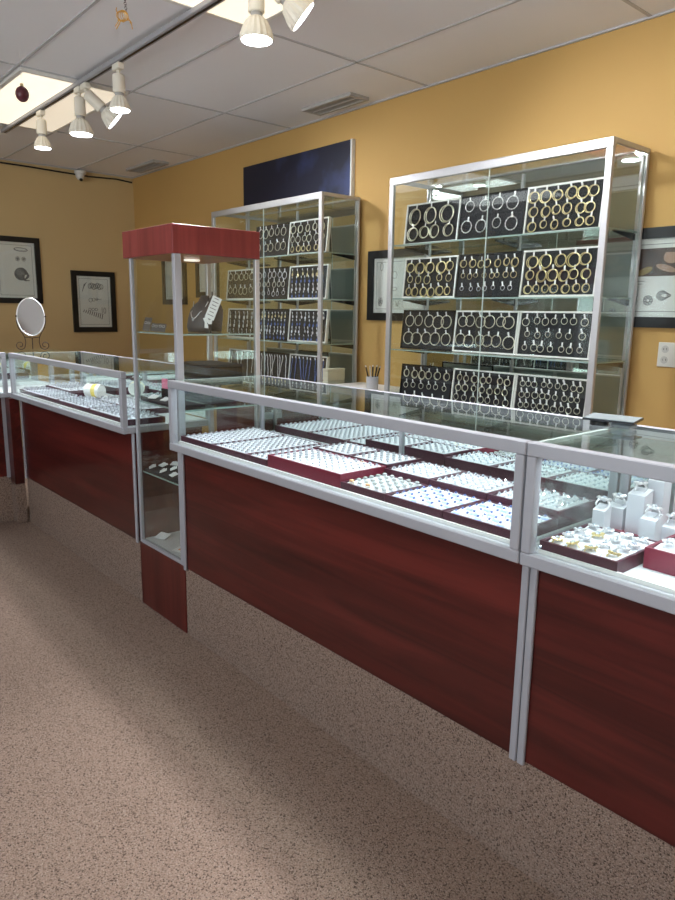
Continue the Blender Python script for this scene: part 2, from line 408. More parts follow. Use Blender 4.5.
pts = [(-6.418, YS+.3+k*.25, ZC-.017-.006*math.sin(k*2.1)-(.012 if k > 19 else 0)) for k in range(24)] + [(-6.418, 3.0, ZC-.035)]
mesh_thing(MB().tube(pts, .007, 6), 'cable', BLK, 'black cable running along the top of the left wall', 'cable', (-6.418, 1.5, ZC-.02))

t = thing('hanging_ball', 'dark red ball ornament hanging in front of the lit ceiling panel', 'ornament', (-3.73, 1.2, 2.228))
MB().blob((-3.73, 1.2, 2.227), .031, .031, .036, 3).build('ball', mat('dark_red_ball', (.10, .02, .03), .35, noise=(90, .5)), t, smooth=True)
MB().lathe([(.008, 0), (.008, .012)], (-3.73, 1.2, 2.262), (0, 0, 1), 10).build('cap', GOLD, t)
MB().tube([(-3.73, 1.2, 2.274), (-3.73, 1.2, ZC+.011)], .0006, 4).build('string', TAG, t)
# gold wire animal
ox, oz = -2.585, 2.246; rt = Vector((.66, .75, 0)); c0 = Vector((ox, 1.2, oz))
def P(u, v): return c0 + rt*u + Vector((0, 0, v))
t = thing('hanging_wire_ornament', 'gold wire animal ornament hanging from a thin chain at the top', 'ornament', tuple(c0))
body = MB()
for k in range(5): body.ring(P(-.008+.004*k, .004), .017-.001*abs(k-2), .0012, nrm=(-.75+.3*k-.6, .66, .1*k), seg=16, ts=5)
body.tube([P(-.022, .012), P(-.01, .017), P(.01, .016), P(.018, .006)], .002, 6)
body.tube([P(-.02, -.01), P(0, -.016), P(.018, -.008)], .002, 6)
WIRE = mat('orange_gold_wire', (.62, .34, .07), .35, .5)
body.build('wire_body', WIRE, t)
MB().tube([P(-.02, .01), P(-.024, .024), P(-.022, .030)], .002, 6).build('neck', WIRE, t)
for (u, v, a, b) in ((-.016, -.010, -.03, -.032), (-.010, -.012, -.026, -.040), (.014, -.010, .026, -.022), (.018, -.004, .032, -.040)):
    MB().tube([P(u, v), P((u+a)/2+.004, (v+b)/2+.004), P(a, b)], .0016, 5).build('leg', WIRE, t)
ch = MB(); q0 = P(.012, .018); q1 = Vector((ox-.006, 1.2, ZC+.010)); n = 22
for k in range(n):
    a = q0.lerp(q1, (k+.5)/n); ch.ring(a, .005, .0008, nrm=(1, 0, 0) if k % 2 else (0, 1, 0), seg=8, ts=4)
ch.build('chain', IRON, t)

# ------------------------------------------------------------ counters
ZB, ZT = .725, .974
def pane(x0, x1, y0, y1, z0, z1): return MB().box(x0, x1, y0, y1, z0, z1)
def counter(x0, x1, label, strips=(True, True), left_end=False, right_end=False):
    """glass-topped showcase running along X; front at Y 1.14"""
    yf, yb, ybm = 1.14, 1.515, 1.548
    t = thing('display_counter', label, 'display counter', ((x0+x1)/2, 1.35, 0), 'glass-topped counters in a line')
    r = .024
    # carpeted base, wood body
    MB().box(x0-.0012, x1+.0012, 1.192, 1.50, .001, .268).build('carpeted_base', CARPET, t)
    MB().box(x0+.006, x1-.006, 1.190, 1.208, .269, .7235).build('front_panel', WOOD, t)
    MB().box(x0+.006, x0+.022, 1.209, 1.50, .269, .7235).build('side_panel', WOOD, t)
    MB().box(x1-.022, x1-.006, 1.209, 1.50, .269, .7235).build('side_panel', WOOD, t)
    MB().box(x0+.023, x1-.023, 1.484, 1.50, .269, .7235).build('back_panel', WOOD, t)
    for (on, xa) in ((strips[0], x0), (strips[1], x1-.017)):
        if on: MB().box(xa, xa+.017, 1.181, 1.1895, .262, .7235, .002).build('panel_trim', ALUW, t)
    # case frame
    MB().box(x0, x1, yf, yf+r, ZB, ZB+.026, .002).build('bottom_rail', ALUW, t)
    MB().box(x0, x0+r, yf+r+.001, ybm-.001, ZB, ZB+.026, .002).build('bottom_rail', ALUW, t)
    MB().box(x1-r, x1, yf+r+.001, ybm-.001, ZB, ZB+.026, .002).build('bottom_rail', ALUW, t)
    MB().box(x0, x1, yf, yf+r, ZT-.027, ZT, .002).build('top_rail', ALUW, t)
    MB().box(x0+r, x1-r, ybm-.016, ybm, ZT-.027, ZT-.001, .002).build('top_rail', ALUW, t)
    for xa in (x0, x1-r):
        MB().box(xa, xa+r*.9, yf+.001, yf+r, ZB+.0265, ZT-.0275, .002).build('post', ALUW, t)
        MB().box(xa, xa+r*.9, ybm-.02, ybm, ZB+.0265, ZT-.0015, .002).build('post', ALUW, t)
    MB().box(x0+r+.001, x1-r-.001, yf+r+.001, ybm-.0145, ZB+.004, ZB+.0255).build('deck', DECK, t)
    MB().box(x0+r+.002, x1-r-.002, yf+r+.001, yf+r+.007, ZB+.0256, ZB+.034).build('deck_lip', WHITE, t)
    # glass
    pane(x0+r+.0005, x1-r-.0005, yf+.010, yf+.015, ZB+.027, ZT-.0275).build('front_glass', GLASS, t)
    pane(x0+.003, x1-.003, yf+r+.0005, ybm-.0165, ZT-.009, ZT-.002).build('top_glass', TOPGLASS, t)
    MB().box(x0+.003, x0+.010, yf+r+.001, ybm-.0165, ZT-.0095, ZT-.0015).build('glass_edge', EDGEW, t)
    for xa in (x0+.008, x1-.013): pane(xa, xa+.005, yf+r+.001, ybm-.021, ZB+.027, ZT-.010).build('end_glass', GLASS, t)
    # mirrored sliding doors
    xm = (x0+x1)/2
    MB().box(x0+r, xm+.02, ybm-.014, ybm-.009, ZB+.027, ZT-.029).build('mirror_door', MIRROR, t)
    MB().box(xm-.02, x1-r, ybm-.007, ybm-.002, ZB+.027, ZT-.029).build('mirror_door', MIRROR, t)
    MB().box(xm+.0205, xm+.0275, ybm-.016, ybm-.008, ZB+.027, ZT-.029).build('door_edge', ALUW, t)
    # light strip under the front top rail
    MB().box(x0+.04, x1-.04, yf+r+.001, yf+r+.013, ZT-.023, ZT-.0125).build('light_strip', WHITE, t)
    area('case_light', (xm, yf+r+.012, ZT-.024), x1-x0-.1, .012, 13*K_CASE, (.76, .87, 1), (math.radians(22), 0, 0), parent=t)
    return t
counter(-2.222, -.753, 'middle glass-topped counter filled with ring trays, mahogany front')
counter(-.750, .72, 'right-hand glass-topped counter with ring stands, cut by the photo edge')
counter(-4.068, -2.612, 'left glass-topped counter by the framed pictures, left of the glass tower')
counter(.723, 2.19, 'glass-topped counter farthest right, beyond the photo', )

# side counter turning towards the shop floor
def side_counter():
    xf, xb = -4.104, -4.478; y0, y1 = -.36, 1.512
    t = thing('display_counter', 'glass-topped counter at the far left edge, turned at a right angle', 'display counter', (-4.29, .55, 0))
    r = .024
    MB().box(xb+.01, xf-.05, y0, 1.19, .001, .268).build('carpeted_base', CARPET, t)
    MB().box(xf-.066, xf-.048, y0, 1.1272, .269, .7235).build('front_panel', WOOD, t)
    MB().box(xb+.01, xf-.067, y1-.02, y1-.004, .001, .7235).build('side_panel', WOOD, t)
    MB().box(xf-.0475, xf-.039, 1.108, 1.126, .262, .7235).build('panel_trim', ALUW, t)
    for z0, z1 in ((ZB, ZB+.026), (ZT-.027, ZT)):
        nme = 'bottom_rail' if z0 == ZB else 'top_rail'
        MB().box(xf-r, xf, y0, 1.137, z0, z1, .002).build(nme, ALUW, t)
        if nme == 'bottom_rail':
            MB().box(xb, xf-r-.001, y1-r, y1, z0, z1, .002).build(nme, ALUW, t)
            MB().box(xf-r, xf, 1.138, y1, z0, z1, .002).build(nme, ALUW, t)
            MB().box(xb, xb+r, y0, y1-r-.001, z0, z1, .002).build(nme, ALUW, t)
    MB().box(xf-r, xf+.001, 1.114, 1.137, ZB+.0265, ZT-.0275, .002).build('post', ALUW, t)
    MB().box(xb, xb+r, y1-r, y1, ZB+.0265, ZT-.0095, .002).build('post', ALUW, t)
    MB().box(xf-r, xf, y1-r, y1, ZB+.0265, ZT-.0095, .002).build('post', ALUW, t)
    MB().box(xb+r+.001, xf-r-.001, y0, y1-r-.001, ZB+.004, ZB+.0255).build('deck', DECK, t)
    pane(xf-.015, xf-.010, y0, 1.113, ZB+.027, ZT-.0275).build('front_glass', GLASS, t)
    pane(xb, xf-r-.001, y0, y1, ZT-.009, ZT-.002).build('top_glass', TOPGLASS, t)
    MB().box(xf-r, xf+.030, 1.1375, y1, ZT-.009, ZT-.002).build('top_glass', TOPGLASS, t)
    MB().box(xb+.002, xb+.007, y0, y1-r-.001, ZB+.027, ZT-.010).build('mirror_door', MIRROR, t)
    area('case_light', (xf-.04, .5, ZT-.024), .012, 1.4, 10*K_CASE, (.84, .91, 1), (0, math.radians(22), 0), parent=t)
side_counter()
t = thing('corner_post', 'dark wood corner post with carpeted foot between the two left counters', 'corner post', (-4.11, 1.16, 0))
MB().box(-4.1515, -4.0695, 1.1275, 1.180, .232, .7225, .002).build('wood_post', WOOD, t)
MB().box(-4.153, -4.0695, 1.1262, 1.1815, .001, .231, .003).build('carpeted_foot', CARPET, t)

# ------------------------------------------------------------ glass tower
def tower():
    x0, x1, y0, y1 = -2.606, -2.232, 1.183, 1.545
    t = thing('display_tower', 'tall glass display tower with cherry wood header and base', 'display case', ((x0+x1)/2, 1.36, 0))
    MB().box(x0+.002, x1+.004, y0+.006, y1, .001, .272, .002).build('base', WOODT, t)
    MB().box(x0-.030, x1-.002, y0, y1, 1.408, 1.507, .0015).build('header', WOODV, t)
    p = .021
    MB().box(x0+.006, x0+.020, y0+.006, y0+.020, .2725, 1.407, .0015).build('post', ALUW, t)
    MB().box(x1-p, x1, y0+.004, y0+.030, .2725, 1.407, .0015).build('post', ALUW, t)
    for xa in (x0, x1-p): MB().box(xa, xa+p*.8, y1-.020, y1, .2725, 1.407, .0015).build('post', ALU, t)
    for z in (.2725,):
        MB().box(x0+p+.001, x1-p-.001, y0+.006, y0+.020, z, z+.014).build('rail', ALUW, t)
        MB().box(x0+p+.001, x1-p-.001, y1-.014, y1, z, z+.014).build('rail', ALUW, t)
    MB().box(x0+p+.0005, x1-p-.0005, y0+.012, y0+.016, .2875, 1.406).build('front_glass', GLASS, t)
    for xa in (x0+.006, x1-.010): MB().box(xa, xa+.004, y0+.031, y1-.021, .2735, 1.406).build('side_glass', GLASS, t)
    MB().box(x0+p+.001, x1-p-.001, y1-.008, y1-.004, .2875, 1.406).build('back_glass', GLASS, t)
    MB().box(x0+.012, x1-.012, y0+.028, y1-.022, .273, .284).build('deck', DECK, t)
    for z in (1.132, .858, .572):
        MB().box(x0+.012, x1-.012, y0+.028, y1-.022, z-.006, z).build('glass_shelf', GLASS, t)
        MB().box(x0+.012, x1-.012, y0+.0265, y0+.0278, z-.006, z).build('shelf_edge', EDGE, t)
        MB().box(x1-.0118, x1-.0105, y0+.032, y1-.022, z-.006, z).build('shelf_edge', EDGE, t)
    MB().lathe([(.03, 0), (.03, .006)], ((x0+x1)/2, 1.36, 1.399), (0, 0, 1), 16).build('lamp', mat('tower_lamp', (1, 1, 1), .4, emit=(1, .9, .75), es=.6), t)
tower()
# busts on the top tower shelf
def bust(c, s, label, fwd):
    cx, cy, cz = c; f = Vector((fwd[0], fwd[1], 0)).normalized(); sd = Vector((-f.y, f.x, 0)); o = Vector(c)
    t = thing('necklace_bust', label, 'jewellery bust', c)
    m = MB(); rings = []
    prof = [(0, .060, .026, .0), (.02, .062, .030, .002), (.05, .062, .030, -.004), (.085, .058, .026, -.013), (.105, .044, .022, -.020), (.118, .026, .018, -.026), (.135, .021, .016, -.032), (.142, .016, .012, -.034)]
    for (h, a, b, off) in prof:
        rings.append([m.bm.verts.new(o + Vector((0, 0, h*s)) + f*(off*s+b*s*math.sin(2*PI*k/20)) + sd*(a*s*math.cos(2*PI*k/20))) for k in range(20)])
    for A, B in zip(rings, rings[1:]):
        for k in range(20): m.bm.faces.new((A[k], A[(k+1) % 20], B[(k+1) % 20], B[k]))
    m.bm.faces.new(rings[0][::-1]); m.bm.faces.new(rings[-1])
    m.build('torso', GREY, t, smooth=True)
    pts = []
    for i in range(21):
        u = -1+i/10; h = .118-.065*(1-u*u); 
        pts.append(o + Vector((0, 0, (h)*s)) + f*(.031-.030*u*u-.012*(h > .08))*s + sd*(.040*u)*s)
    MB().tube(pts, .0016, 5).build('necklace', SILVER, t)
    MB().blob(tuple(o+Vector((0, 0, .050*s))+f*.033*s), .005, .005, .007).build('pendant', GEM, t)
bust((-2.400, 1.375, 1.1335), .98, 'grey necklace bust with silver chain in front on the tower shelf', (.25, -1))
bust((-2.475, 1.465, 1.1335), .98, 'dark grey necklace bust half hidden by the tower post', (.3, -.9))
# price card + tag
c = Vector((-2.283, 1.368, 1.225)); ax = Vector((.35, .22, .9)).normalized(); up = ax; rt2 = Vector((.72, .66, 0)).normalized(); rt2 = (rt2-up*rt2.dot(up)).normalized(); nn = up.cross(rt2)
t = thing('price_card', 'tall white price card leaning against the grey bust', 'price card', tuple(c))
MB().obox(c, rt2, nn, up, .018, .0007, .043).build('card', TAG, t)
ln = MB()
for k in range(6): ln.obox(c+up*(.036-.013*k)-nn*.0010*(1 if nn.y > 0 else -1), rt2, nn, up, .012 if k % 2 else .009, .0002, .0013)
ln.build('text_lines', INKS, t)
MB().poly([c-up*.052+rt2*a+up*b for a, b in ((-.022, 0), (-.012, .012), (0, .004), (.012, .010), (.016, -.006), (.004, -.012), (.010, -.026), (-.004, -.030), (-.010, -.012))], nn*.0012).build('bow', TAG, t)
MB().tube([c-up*.06, Vector((-2.290, 1.360, 1.134))], .0015, 5).build('stem', BLK, t)
# leaning earring cards
for i, (x, y, hh, lab) in enumerate(((-2.572, 1.235, .058, 'dark grey earring card farthest left on the tower shelf'), (-2.49, 1.228, .034, 'small grey earring card in the middle of the tower shelf row'), (-2.43, 1.228, .034, 'small grey earring card near the front tower post'))):
    t = thing('earring_card', lab, 'earring card', (x, y, 1.1335), 'earring cards on the top tower shelf')
    u = Vector((-.30, .42, .9)).normalized(); rr = Vector((.62, .75, 0)).normalized(); rr = (rr-u*rr.dot(u)).normalized(); nq = rr.cross(u)
    cc = Vector((x, y, 1.1345)) + u*hh*.5
    MB().obox(cc, rr, nq, u, .014, .0012, hh*.5).build('card', GREY, t)
    for s2 in (-1, 1): MB().ring(cc+nq*.004*(1 if nq.y < 0 else -1)+rr*.006*s2+u*.004, .0048, .0009, nrm=tuple(nq), seg=10, ts=4).build('earring', SILVER, t)
def shell_card(x, y, z, ang, label, grp, s=1.0):
    t = thing('jewellery_card', label, 'jewellery card', (x, y, z), grp)
    m = MB().obox((0, 0, .008*s), (1, 0, 0), (0, 1, .35), (0, -.35, 1), .019*s, .014*s, .0012)
    m.build('card', TAG, t, local=True)
    MB().ring((0, 0, .0145*s), .006*s, .001, nrm=(0, -.35, 1), seg=10, ts=4).build('earring', SILVER, t, local=True)
    t.rotation_euler[2] = ang
    return t
rows = ['front', 'middle', 'rear']
for i in range(3):
    for j in range(4): shell_card(-2.555+.088*j+random.uniform(-.008, .008), 1.235+.05*i, .5835, random.uniform(-.6, .6), 'white card, %s from left in the %s row on the lower tower tray' % (ORD[j], rows[i]), 'white cards on the lower tower shelf')
mesh_thing(MB().box(-2.588, -2.252, 1.214, 1.40, .5725, .5825, .002), 'display_tray', BLACK, 'flat black tray under white cards on the lower tower shelf', 'tray', (-2.42, 1.3, .5725))
for j in range(3): shell_card(-2.545+.10*j, 1.245, .8685, .4-.3*j, 'white earring card, %s from the left on the black tray at counter height' % ORD[j], 'white cards on the middle tower shelf')
mesh_thing(MB().box(-2.588, -2.30, 1.214, 1.33, .8585, .8675, .002), 'display_tray', BLACK, 'flat black tray on the middle tower shelf beside the pink card', 'tray', (-2.44, 1.27, .8585))
for i, (z0, z1, a, b) in enumerate(((.8590, .915, -2.56, -2.31), (.916, .968, -2.55, -2.32), (.969, 1.012, -2.55, -2.315))):
    t = thing('gift_box', ['bottom', 'middle', 'top'][i]+' black box in the stack at the back of the tower', 'box', ((a+b)/2, 1.46, z0), 'stacked black boxes in the tower')
    MB().box(a, b, 1.37, 1.515, z0, z1-.012, .002).build('tray', BLK, t)
    MB().box(a-.001, b+.001, 1.369, 1.516, z1-.0115, z1-.0005, .002).build('lid', BLACK, t)
t = thing('pink_card_box', 'small black box with a pink front card inside the tower', 'box', (-2.55, 1.31, .868))
MB().box(-2.580, -2.525, 1.296, 1.325, .868, .905).build('box', BLK, t)
MB().box(-2.577, -2.530, 1.298, 1.301, .9055, .945).build('card', PINK, t)
for j, (x, y, a) in enumerate(((-2.54, 1.26, .3), (-2.33, 1.33, 1.1), (-2.45, 1.45, -.4))):
    shell_card(x, y, .2845, a, ['crumpled white card at the left front of the tower floor', 'white card standing by the right tower post on the bottom', 'white card at the rear of the tower floor'][j], 'white cards on the tower floor', 1.5)
t = thing('orange_printed_card', 'white card with orange print lying on the tower floor', 'card', (-2.36, 1.26, .2845))
MB().obox((-2.36, 1.255, .287), (1, .3, 0), (-.3, 1, .1), (0, -.1, 1), .035, .025, .001).build('card', TAG, t)
MB().obox((-2.36, 1.255, .2885), (1, .3, 0), (-.3, 1, .1), (0, -.1, 1), .016, .012, .0004).build('print', ORG, t)

# ------------------------------------------------------------ ring trays
ring_pos = []      # (x,y,z,style,group label)
ZD = ZB+.0262
def tray(x0, x1, y0, y1, z, h, m, label, style, nx, ny, rstyle, rlabel, name='ring_tray', grp='ring trays in the counters', tilt=0):
    t = thing(name, label, 'tray', ((x0+x1)/2, (y0+y1)/2, z), grp)
    w_ = .006
    b = MB().box(x0, x1, y0, y1, z, z+.004)
    b.box(x0, x1, y0, y0+w_, z+.004, z+h).box(x0, x1, y1-w_, y1, z+.004, z+h).box(x0, x0+w_, y0+w_, y1-w_, z+.004, z+h).box(x1-w_, x1, y0+w_, y1-w_, z+.004, z+h)
    b.build('tray_box', m, t)
    X0, X1, Y0, Y1 = x0+w_+.0006, x1-w_-.0006, y0+w_+.0006, y1-w_-.0006; zt = z+h-.003
    p = MB().box(X0, X1, Y0, Y1, z+.0045, zt-.006)
    if style == 'bars':      # foam rolls along Y
        dx = (X1-X0)/nx
        for i in range(nx):
            cx = X0+dx*(i+.5); r = dx*.36
            p.poly([(cx-r, Y0, zt-.006), (cx-r*.8, Y0, zt), (cx-r*.3, Y0, zt+.0022), (cx+r*.3, Y0, zt+.0022), (cx+r*.8, Y0, zt), (cx+r, Y0, zt-.006)], (0, Y1-Y0, 0))
        for i in range(nx):
            for j in range(ny):
                ring_pos.append((X0+dx*(i+.5), Y0+(Y1-Y0)*(j+.5)/ny, zt+.001, rstyle, rlabel, 1, i, j))
    elif style == 'barsx':
        dy = (Y1-Y0)/ny
        for j in range(ny):
            cy = Y0+dy*(j+.5); r = dy*.40
            p.poly([(X0, cy-r, zt-.006), (X0, cy-r*.8, zt), (X0, cy-r*.3, zt+.002), (X0, cy+r*.3, zt+.002), (X0, cy+r*.8, zt), (X0, cy+r, zt-.006)], (X1-X0, 0, 0))
            for i in range(nx): ring_pos.append((X0+(X1-X0)*(i+.5)/nx, cy, zt+.001, rstyle, rlabel, 0, i, j))
    elif style == 'cells':
        dx, dy = (X1-X0)/nx, (Y1-Y0)/ny
        lab = MB()
        for i in range(nx):
            for j in range(ny):
                a, c2 = X0+dx*i, Y0+dy*j
                p.poly([(a+.001, c2+.001, zt-.006), (a+.001, c2+.001, zt-.003), (a+.001, c2+dy-.002, zt+.002), (a+.001, c2+dy-.002, zt-.006)], (dx-.002, 0, 0))
                if rstyle in ('blue',) and (i+j) % 2 == 0: lab.obox((a+dx*.5+.002, c2+dy*.35, zt+.0012), (1, 0, 0), (0, dy, .005), (0, -.005, dy), dx*.30, dy*.17, .0004)  # flat blue patches on alternate cells
                if rstyle: ring_pos.append((a+dx*.5, c2+dy*.6, zt+.001, rstyle, rlabel, 0, i, j))
        if rstyle == 'blue': lab.build('blue_patches', BLUEM, t, kind='stuff')
        else: lab.bm.free()
    p.build('foam_pad', FOAM, t)
    return t
# middle counter
Y0_, Y1_ = 1.172, 1.412
def mtray(x0, x1, y0, y1, m, label, style, nx, ny, rs, rk, rt_, z=ZD, h=.026): return tray(x0, x1, y0, y1, z, h, m, label, style, nx, ny, rs, (rk, rt_))
mtray(-2.193, -1.990, Y0_, 1.485, MAROON, 'dark maroon tray of white foam rolls farthest left in the middle counter', 'bars', 8, 13, 'white', 'silver ring', 'leftmost white roll tray')
mtray(-1.987, -1.784, Y0_, 1.485, MAROON, 'dark maroon tray of white foam rolls second from the left in the middle counter', 'bars', 8, 13, 'white', 'silver ring', 'second white roll tray')
mtray(-1.781, -1.671, Y0_, 1.485, MAROON, 'narrow dark maroon tray of white foam rolls left of the wine red tray', 'bars', 4, 13, 'white', 'silver ring', 'narrow white roll tray')
mtray(-1.664, -1.334, 1.174, 1.345, RED, 'deep wine red tray of gemstone rings standing at the front of the middle counter', 'bars', 11, 7, 'mixed', 'gemstone ring', 'wine red tray', h=.044)
mtray(-1.666, -1.502, 1.349, 1.490, MAROON, 'small tray of white foam rolls behind the left half of the wine red tray', 'bars', 6, 5, 'white', 'silver ring', 'left tray behind red one', h=.047)
mtray(-1.499, -1.334, 1.349, 1.490, MAROON, 'small tray of white foam rolls behind the right half of the wine red tray', 'bars', 6, 5, 'white', 'silver ring', 'right tray behind red one', h=.047)
mtray(-1.330, -1.166, Y0_, 1.330, MAROON, 'maroon tray of grey and amber stone rings right of the wine red tray', 'cells', 5, 6, 'stone', 'stone ring', 'stone ring tray')
mtray(-1.330, -1.166, 1.334, 1.490, MAROON, 'maroon tray of white foam rolls behind the grey and amber stone rings', 'bars', 6, 6, 'white', 'silver ring', 'tray behind stone rings', h=.040)
mtray(-1.163, -.981, Y0_, 1.330, MAROON, 'maroon front tray with rings on blue patches, second from the counter seam', 'cells', 6, 6, 'blue', 'blue-labelled ring', 'second front tray from seam')
mtray(-.978, -.784, Y0_, 1.330, MAROON, 'maroon front tray with rings on blue patches next to the counter seam', 'cells', 6, 6, 'blue', 'blue-labelled ring', 'front tray beside seam')
mtray(-1.163, -.981, 1.334, 1.490, MAROON, 'maroon rear tray of white foam rolls, second from the counter seam', 'bars', 7, 6, 'white', 'silver ring', 'second rear tray from seam', h=.040)
mtray(-.978, -.784, 1.334, 1.490, MAROON, 'maroon rear tray of white foam rolls in the corner by the counter seam', 'bars', 7, 6, 'white', 'silver ring', 'rear tray beside seam', h=.040)
# right counter
tray(-.7235, -.562, 1.167, 1.347, ZD, .026, MAROON, 'maroon tray of gold cocktail rings at the front of the right counter', 'cells', 4, 6, None, None)
tray(-.553, -.330, 1.250, 1.405, ZD, .040, RED, 'wine red tray of silver jewellery at the right edge of the photo', 'cells', 4, 3, None, None)
# left counter
tray(-4.030, -3.475, 1.175, 1.312, ZD, .025, MAROON, 'maroon ring tray at the front left of the left counter', 'barsx', 13, 4, 'white', None)
tray(-4.030, -3.665, 1.316, 1.500, ZD, .040, MAROON, 'raised maroon ring tray at the back left of the left counter', 'barsx', 9, 5, 'white', None)
tray(-3.470, -3.080, 1.175, 1.345, ZD, .025, MAROON, 'maroon tray of rings in the middle of the left counter', 'barsx', 9, 5, 'white', None)
tray(-3.075, -2.650, 1.175, 1.345, ZD, .025, MAROON, 'maroon tray of rings at the right end of the left counter', 'barsx', 10, 5, 'white', None)
tray(-3.400, -2.900, 1.350, 1.500, ZD, .025, MAROON, 'maroon ring tray at the back of the left counter, right of the mug', 'barsx', 12, 4, 'white', None)
for k in range(3):
    t = thing('display_tray', 'dark tray of white ring rolls, %s along in the far left side counter' % ORD[k], 'tray', (-4.29, .9-.35*k, ZD), 'trays in the side counter')
    MB().box(-4.42, -4.16, .75-.35*k, 1.07-.35*k, ZD, ZD+.02).build('tray_box', MAROON, t)
    MB().box(-4.41, -4.17, .76-.35*k, 1.06-.35*k, ZD+.0205, ZD+.028).build('foam_pad', FOAM, t)
# white mug lying on its side
mc = Vector((-3.585, 1.42, ZD+.042)); ma = Vector((-.85, -.45, .0)).normalized()
t = thing('mug', 'white mug with yellow print lying on its side in the left counter', 'mug', (mc.x, mc.y, ZD+.005))
MB().lathe([(.034, 0), (.036, .004), (.036, .088), (.033, .088), (.033, .01)], mc-ma*.045, ma, 24).build('cup', WHITE, t, smooth=False)
MB().lathe([(.0364, .02), (.0364, .045)], mc-ma*.045, ma, 24).build('print', YEL, t)

# rings
def ring_proto(style):
    m = MB().ring((0, 0, .001), .0082, .0012, nrm=(0, 1, 0), seg=12, ts=5, a0=-.15, a1=PI+.15)
    mats = {'white': WGOLD, 'mixed': WGOLD, 'mixedg': GOLD, 'blue': WGOLD, 'stonea': GOLD, 'stoneb': WGOLD}
    o = m.build('ring', mats[style], None, smooth=True)
    g = MB()
    if style.startswith('stone'): g.blob((0, 0, .0095), .0075, .0055, .004, 2)
    else: g.blob((0, 0, .0100), .0036, .0036, .0030, 1)
    gm_ = {'white': GEM, 'mixed': GEM, 'mixedg': GEM, 'blue': BLUEG, 'stonea': STONEA, 'stoneb': STONEB}[style]
    gg = g.build('gemstone', gm_, o, local=True)
    return o
near = Vector((0, 0, H))
ring_pos.sort(key=lambda q: (Vector(q[:3])-near).length)
protos = {}; cap = 262; made = 0; rest = []
for (x, y, z, st, lab, rot, ci, ri) in ring_pos:
    if lab and made < cap:
        ss = st
        if st == 'stone': ss = 'stonea' if (random.random() < .5 and y < 1.215) else 'stoneb'
        if st == 'mixed': ss = 'mixedg' if random.random() < .3 else 'mixed'
        if ss not in protos: protos[ss] = ring_proto(ss); o = protos[ss]
        else: o = copy_tree(protos[ss])
        o.location = (x, y, z-.0035); o.rotation_euler = (random.uniform(-.15, .15), random.uniform(-.1, .1), (PI/2 if rot else 0)+random.uniform(-.25, .25))
        tag(o, '%s %s from left, %s row of %s' % (ORD[ci], lab[0], ORD[ri], lab[1]), 'ring', 'rings in the '+lab[1])
        made += 1
    else: rest.append((x, y, z, rot))
rb = MB()
for (x, y, z, rot) in rest:
    a = (PI/2 if rot else 0)+random.uniform(-.3, .3)
    n_ = (math.sin(a), math.cos(a), 0)
    k = 1.7 if x < -2.6 else 1
    rb.ring((x, y, z-.0035), .0080*k, .0013*k, nrm=n_, seg=6, ts=3, a0=-.1, a1=PI+.1)
    rb.obox((x, y, z-.0035+.0090*k), (1, 0, .3), (0, 1, 0), (-.3, 0, 1), .003*k, .003*k, .002*k)
o = rb.build('ring', SILVERD); tag(o, 'silver rings filling the farther white foam trays of the counters', 'rings', kind='stuff')

# cocktail rings in the right tray: unique
def big_ring(x, y, z, gold, label, grp, s=1.0, parent_shape=None):
    t = thing('cocktail_ring', label, 'ring', (x, y, z), grp)
    mt = GOLD if gold else SILVER
    MB().ring((0, 0, .002*s), .0098*s, .0015*s, nrm=(0, 1, 0), seg=16, ts=6, a0=-.2, a1=PI+.2).build('band', mt, t, smooth=True, local=True)
    m = MB()
    for k in range(9):
        a = 2*PI*k/9; m.blob((.0085*s*math.cos(a), .006*s*math.sin(a), .0115*s+.001*s*math.cos(2*a)), .0036*s, .0030*s, .0026*s, 1)
    m.build('setting', mt, t, local=True)
    MB().blob((0, 0, .0138*s), .0050*s, .0042*s, .0030*s, 1).build('gemstone', GEM, t, local=True)
    t.rotation_euler = (random.uniform(-.4, .1), random.uniform(-.3, .3), random.uniform(-.7, .7)+.5)
    return t
rowsn = ['front', 'second', 'third', 'rear']
for j in range(4):
    for i in range(4):
        x = -.700+.038*i+random.uniform(-.004, .004); y = 1.190+.043*j+random.uniform(-.005, .005)
        g = j < 1 or random.random() < .35
        big_ring(x, y, ZD+.018, g, '%s cocktail ring, %s from left in the %s row of the gold ring tray' % ('gold' if g else 'silver', ORD[i], rowsn[j]), 'cocktail rings in the right counter tray', 1.15)
for i in range(3):
    for j in range(2): big_ring(-.525+.045*i, 1.29+.06*j, ZD+.036, False, 'silver ring, %s from the left in the %s of the red edge tray' % (ORD[i], ['front', 'back'][j]), 'rings in the red edge tray', 1.2)
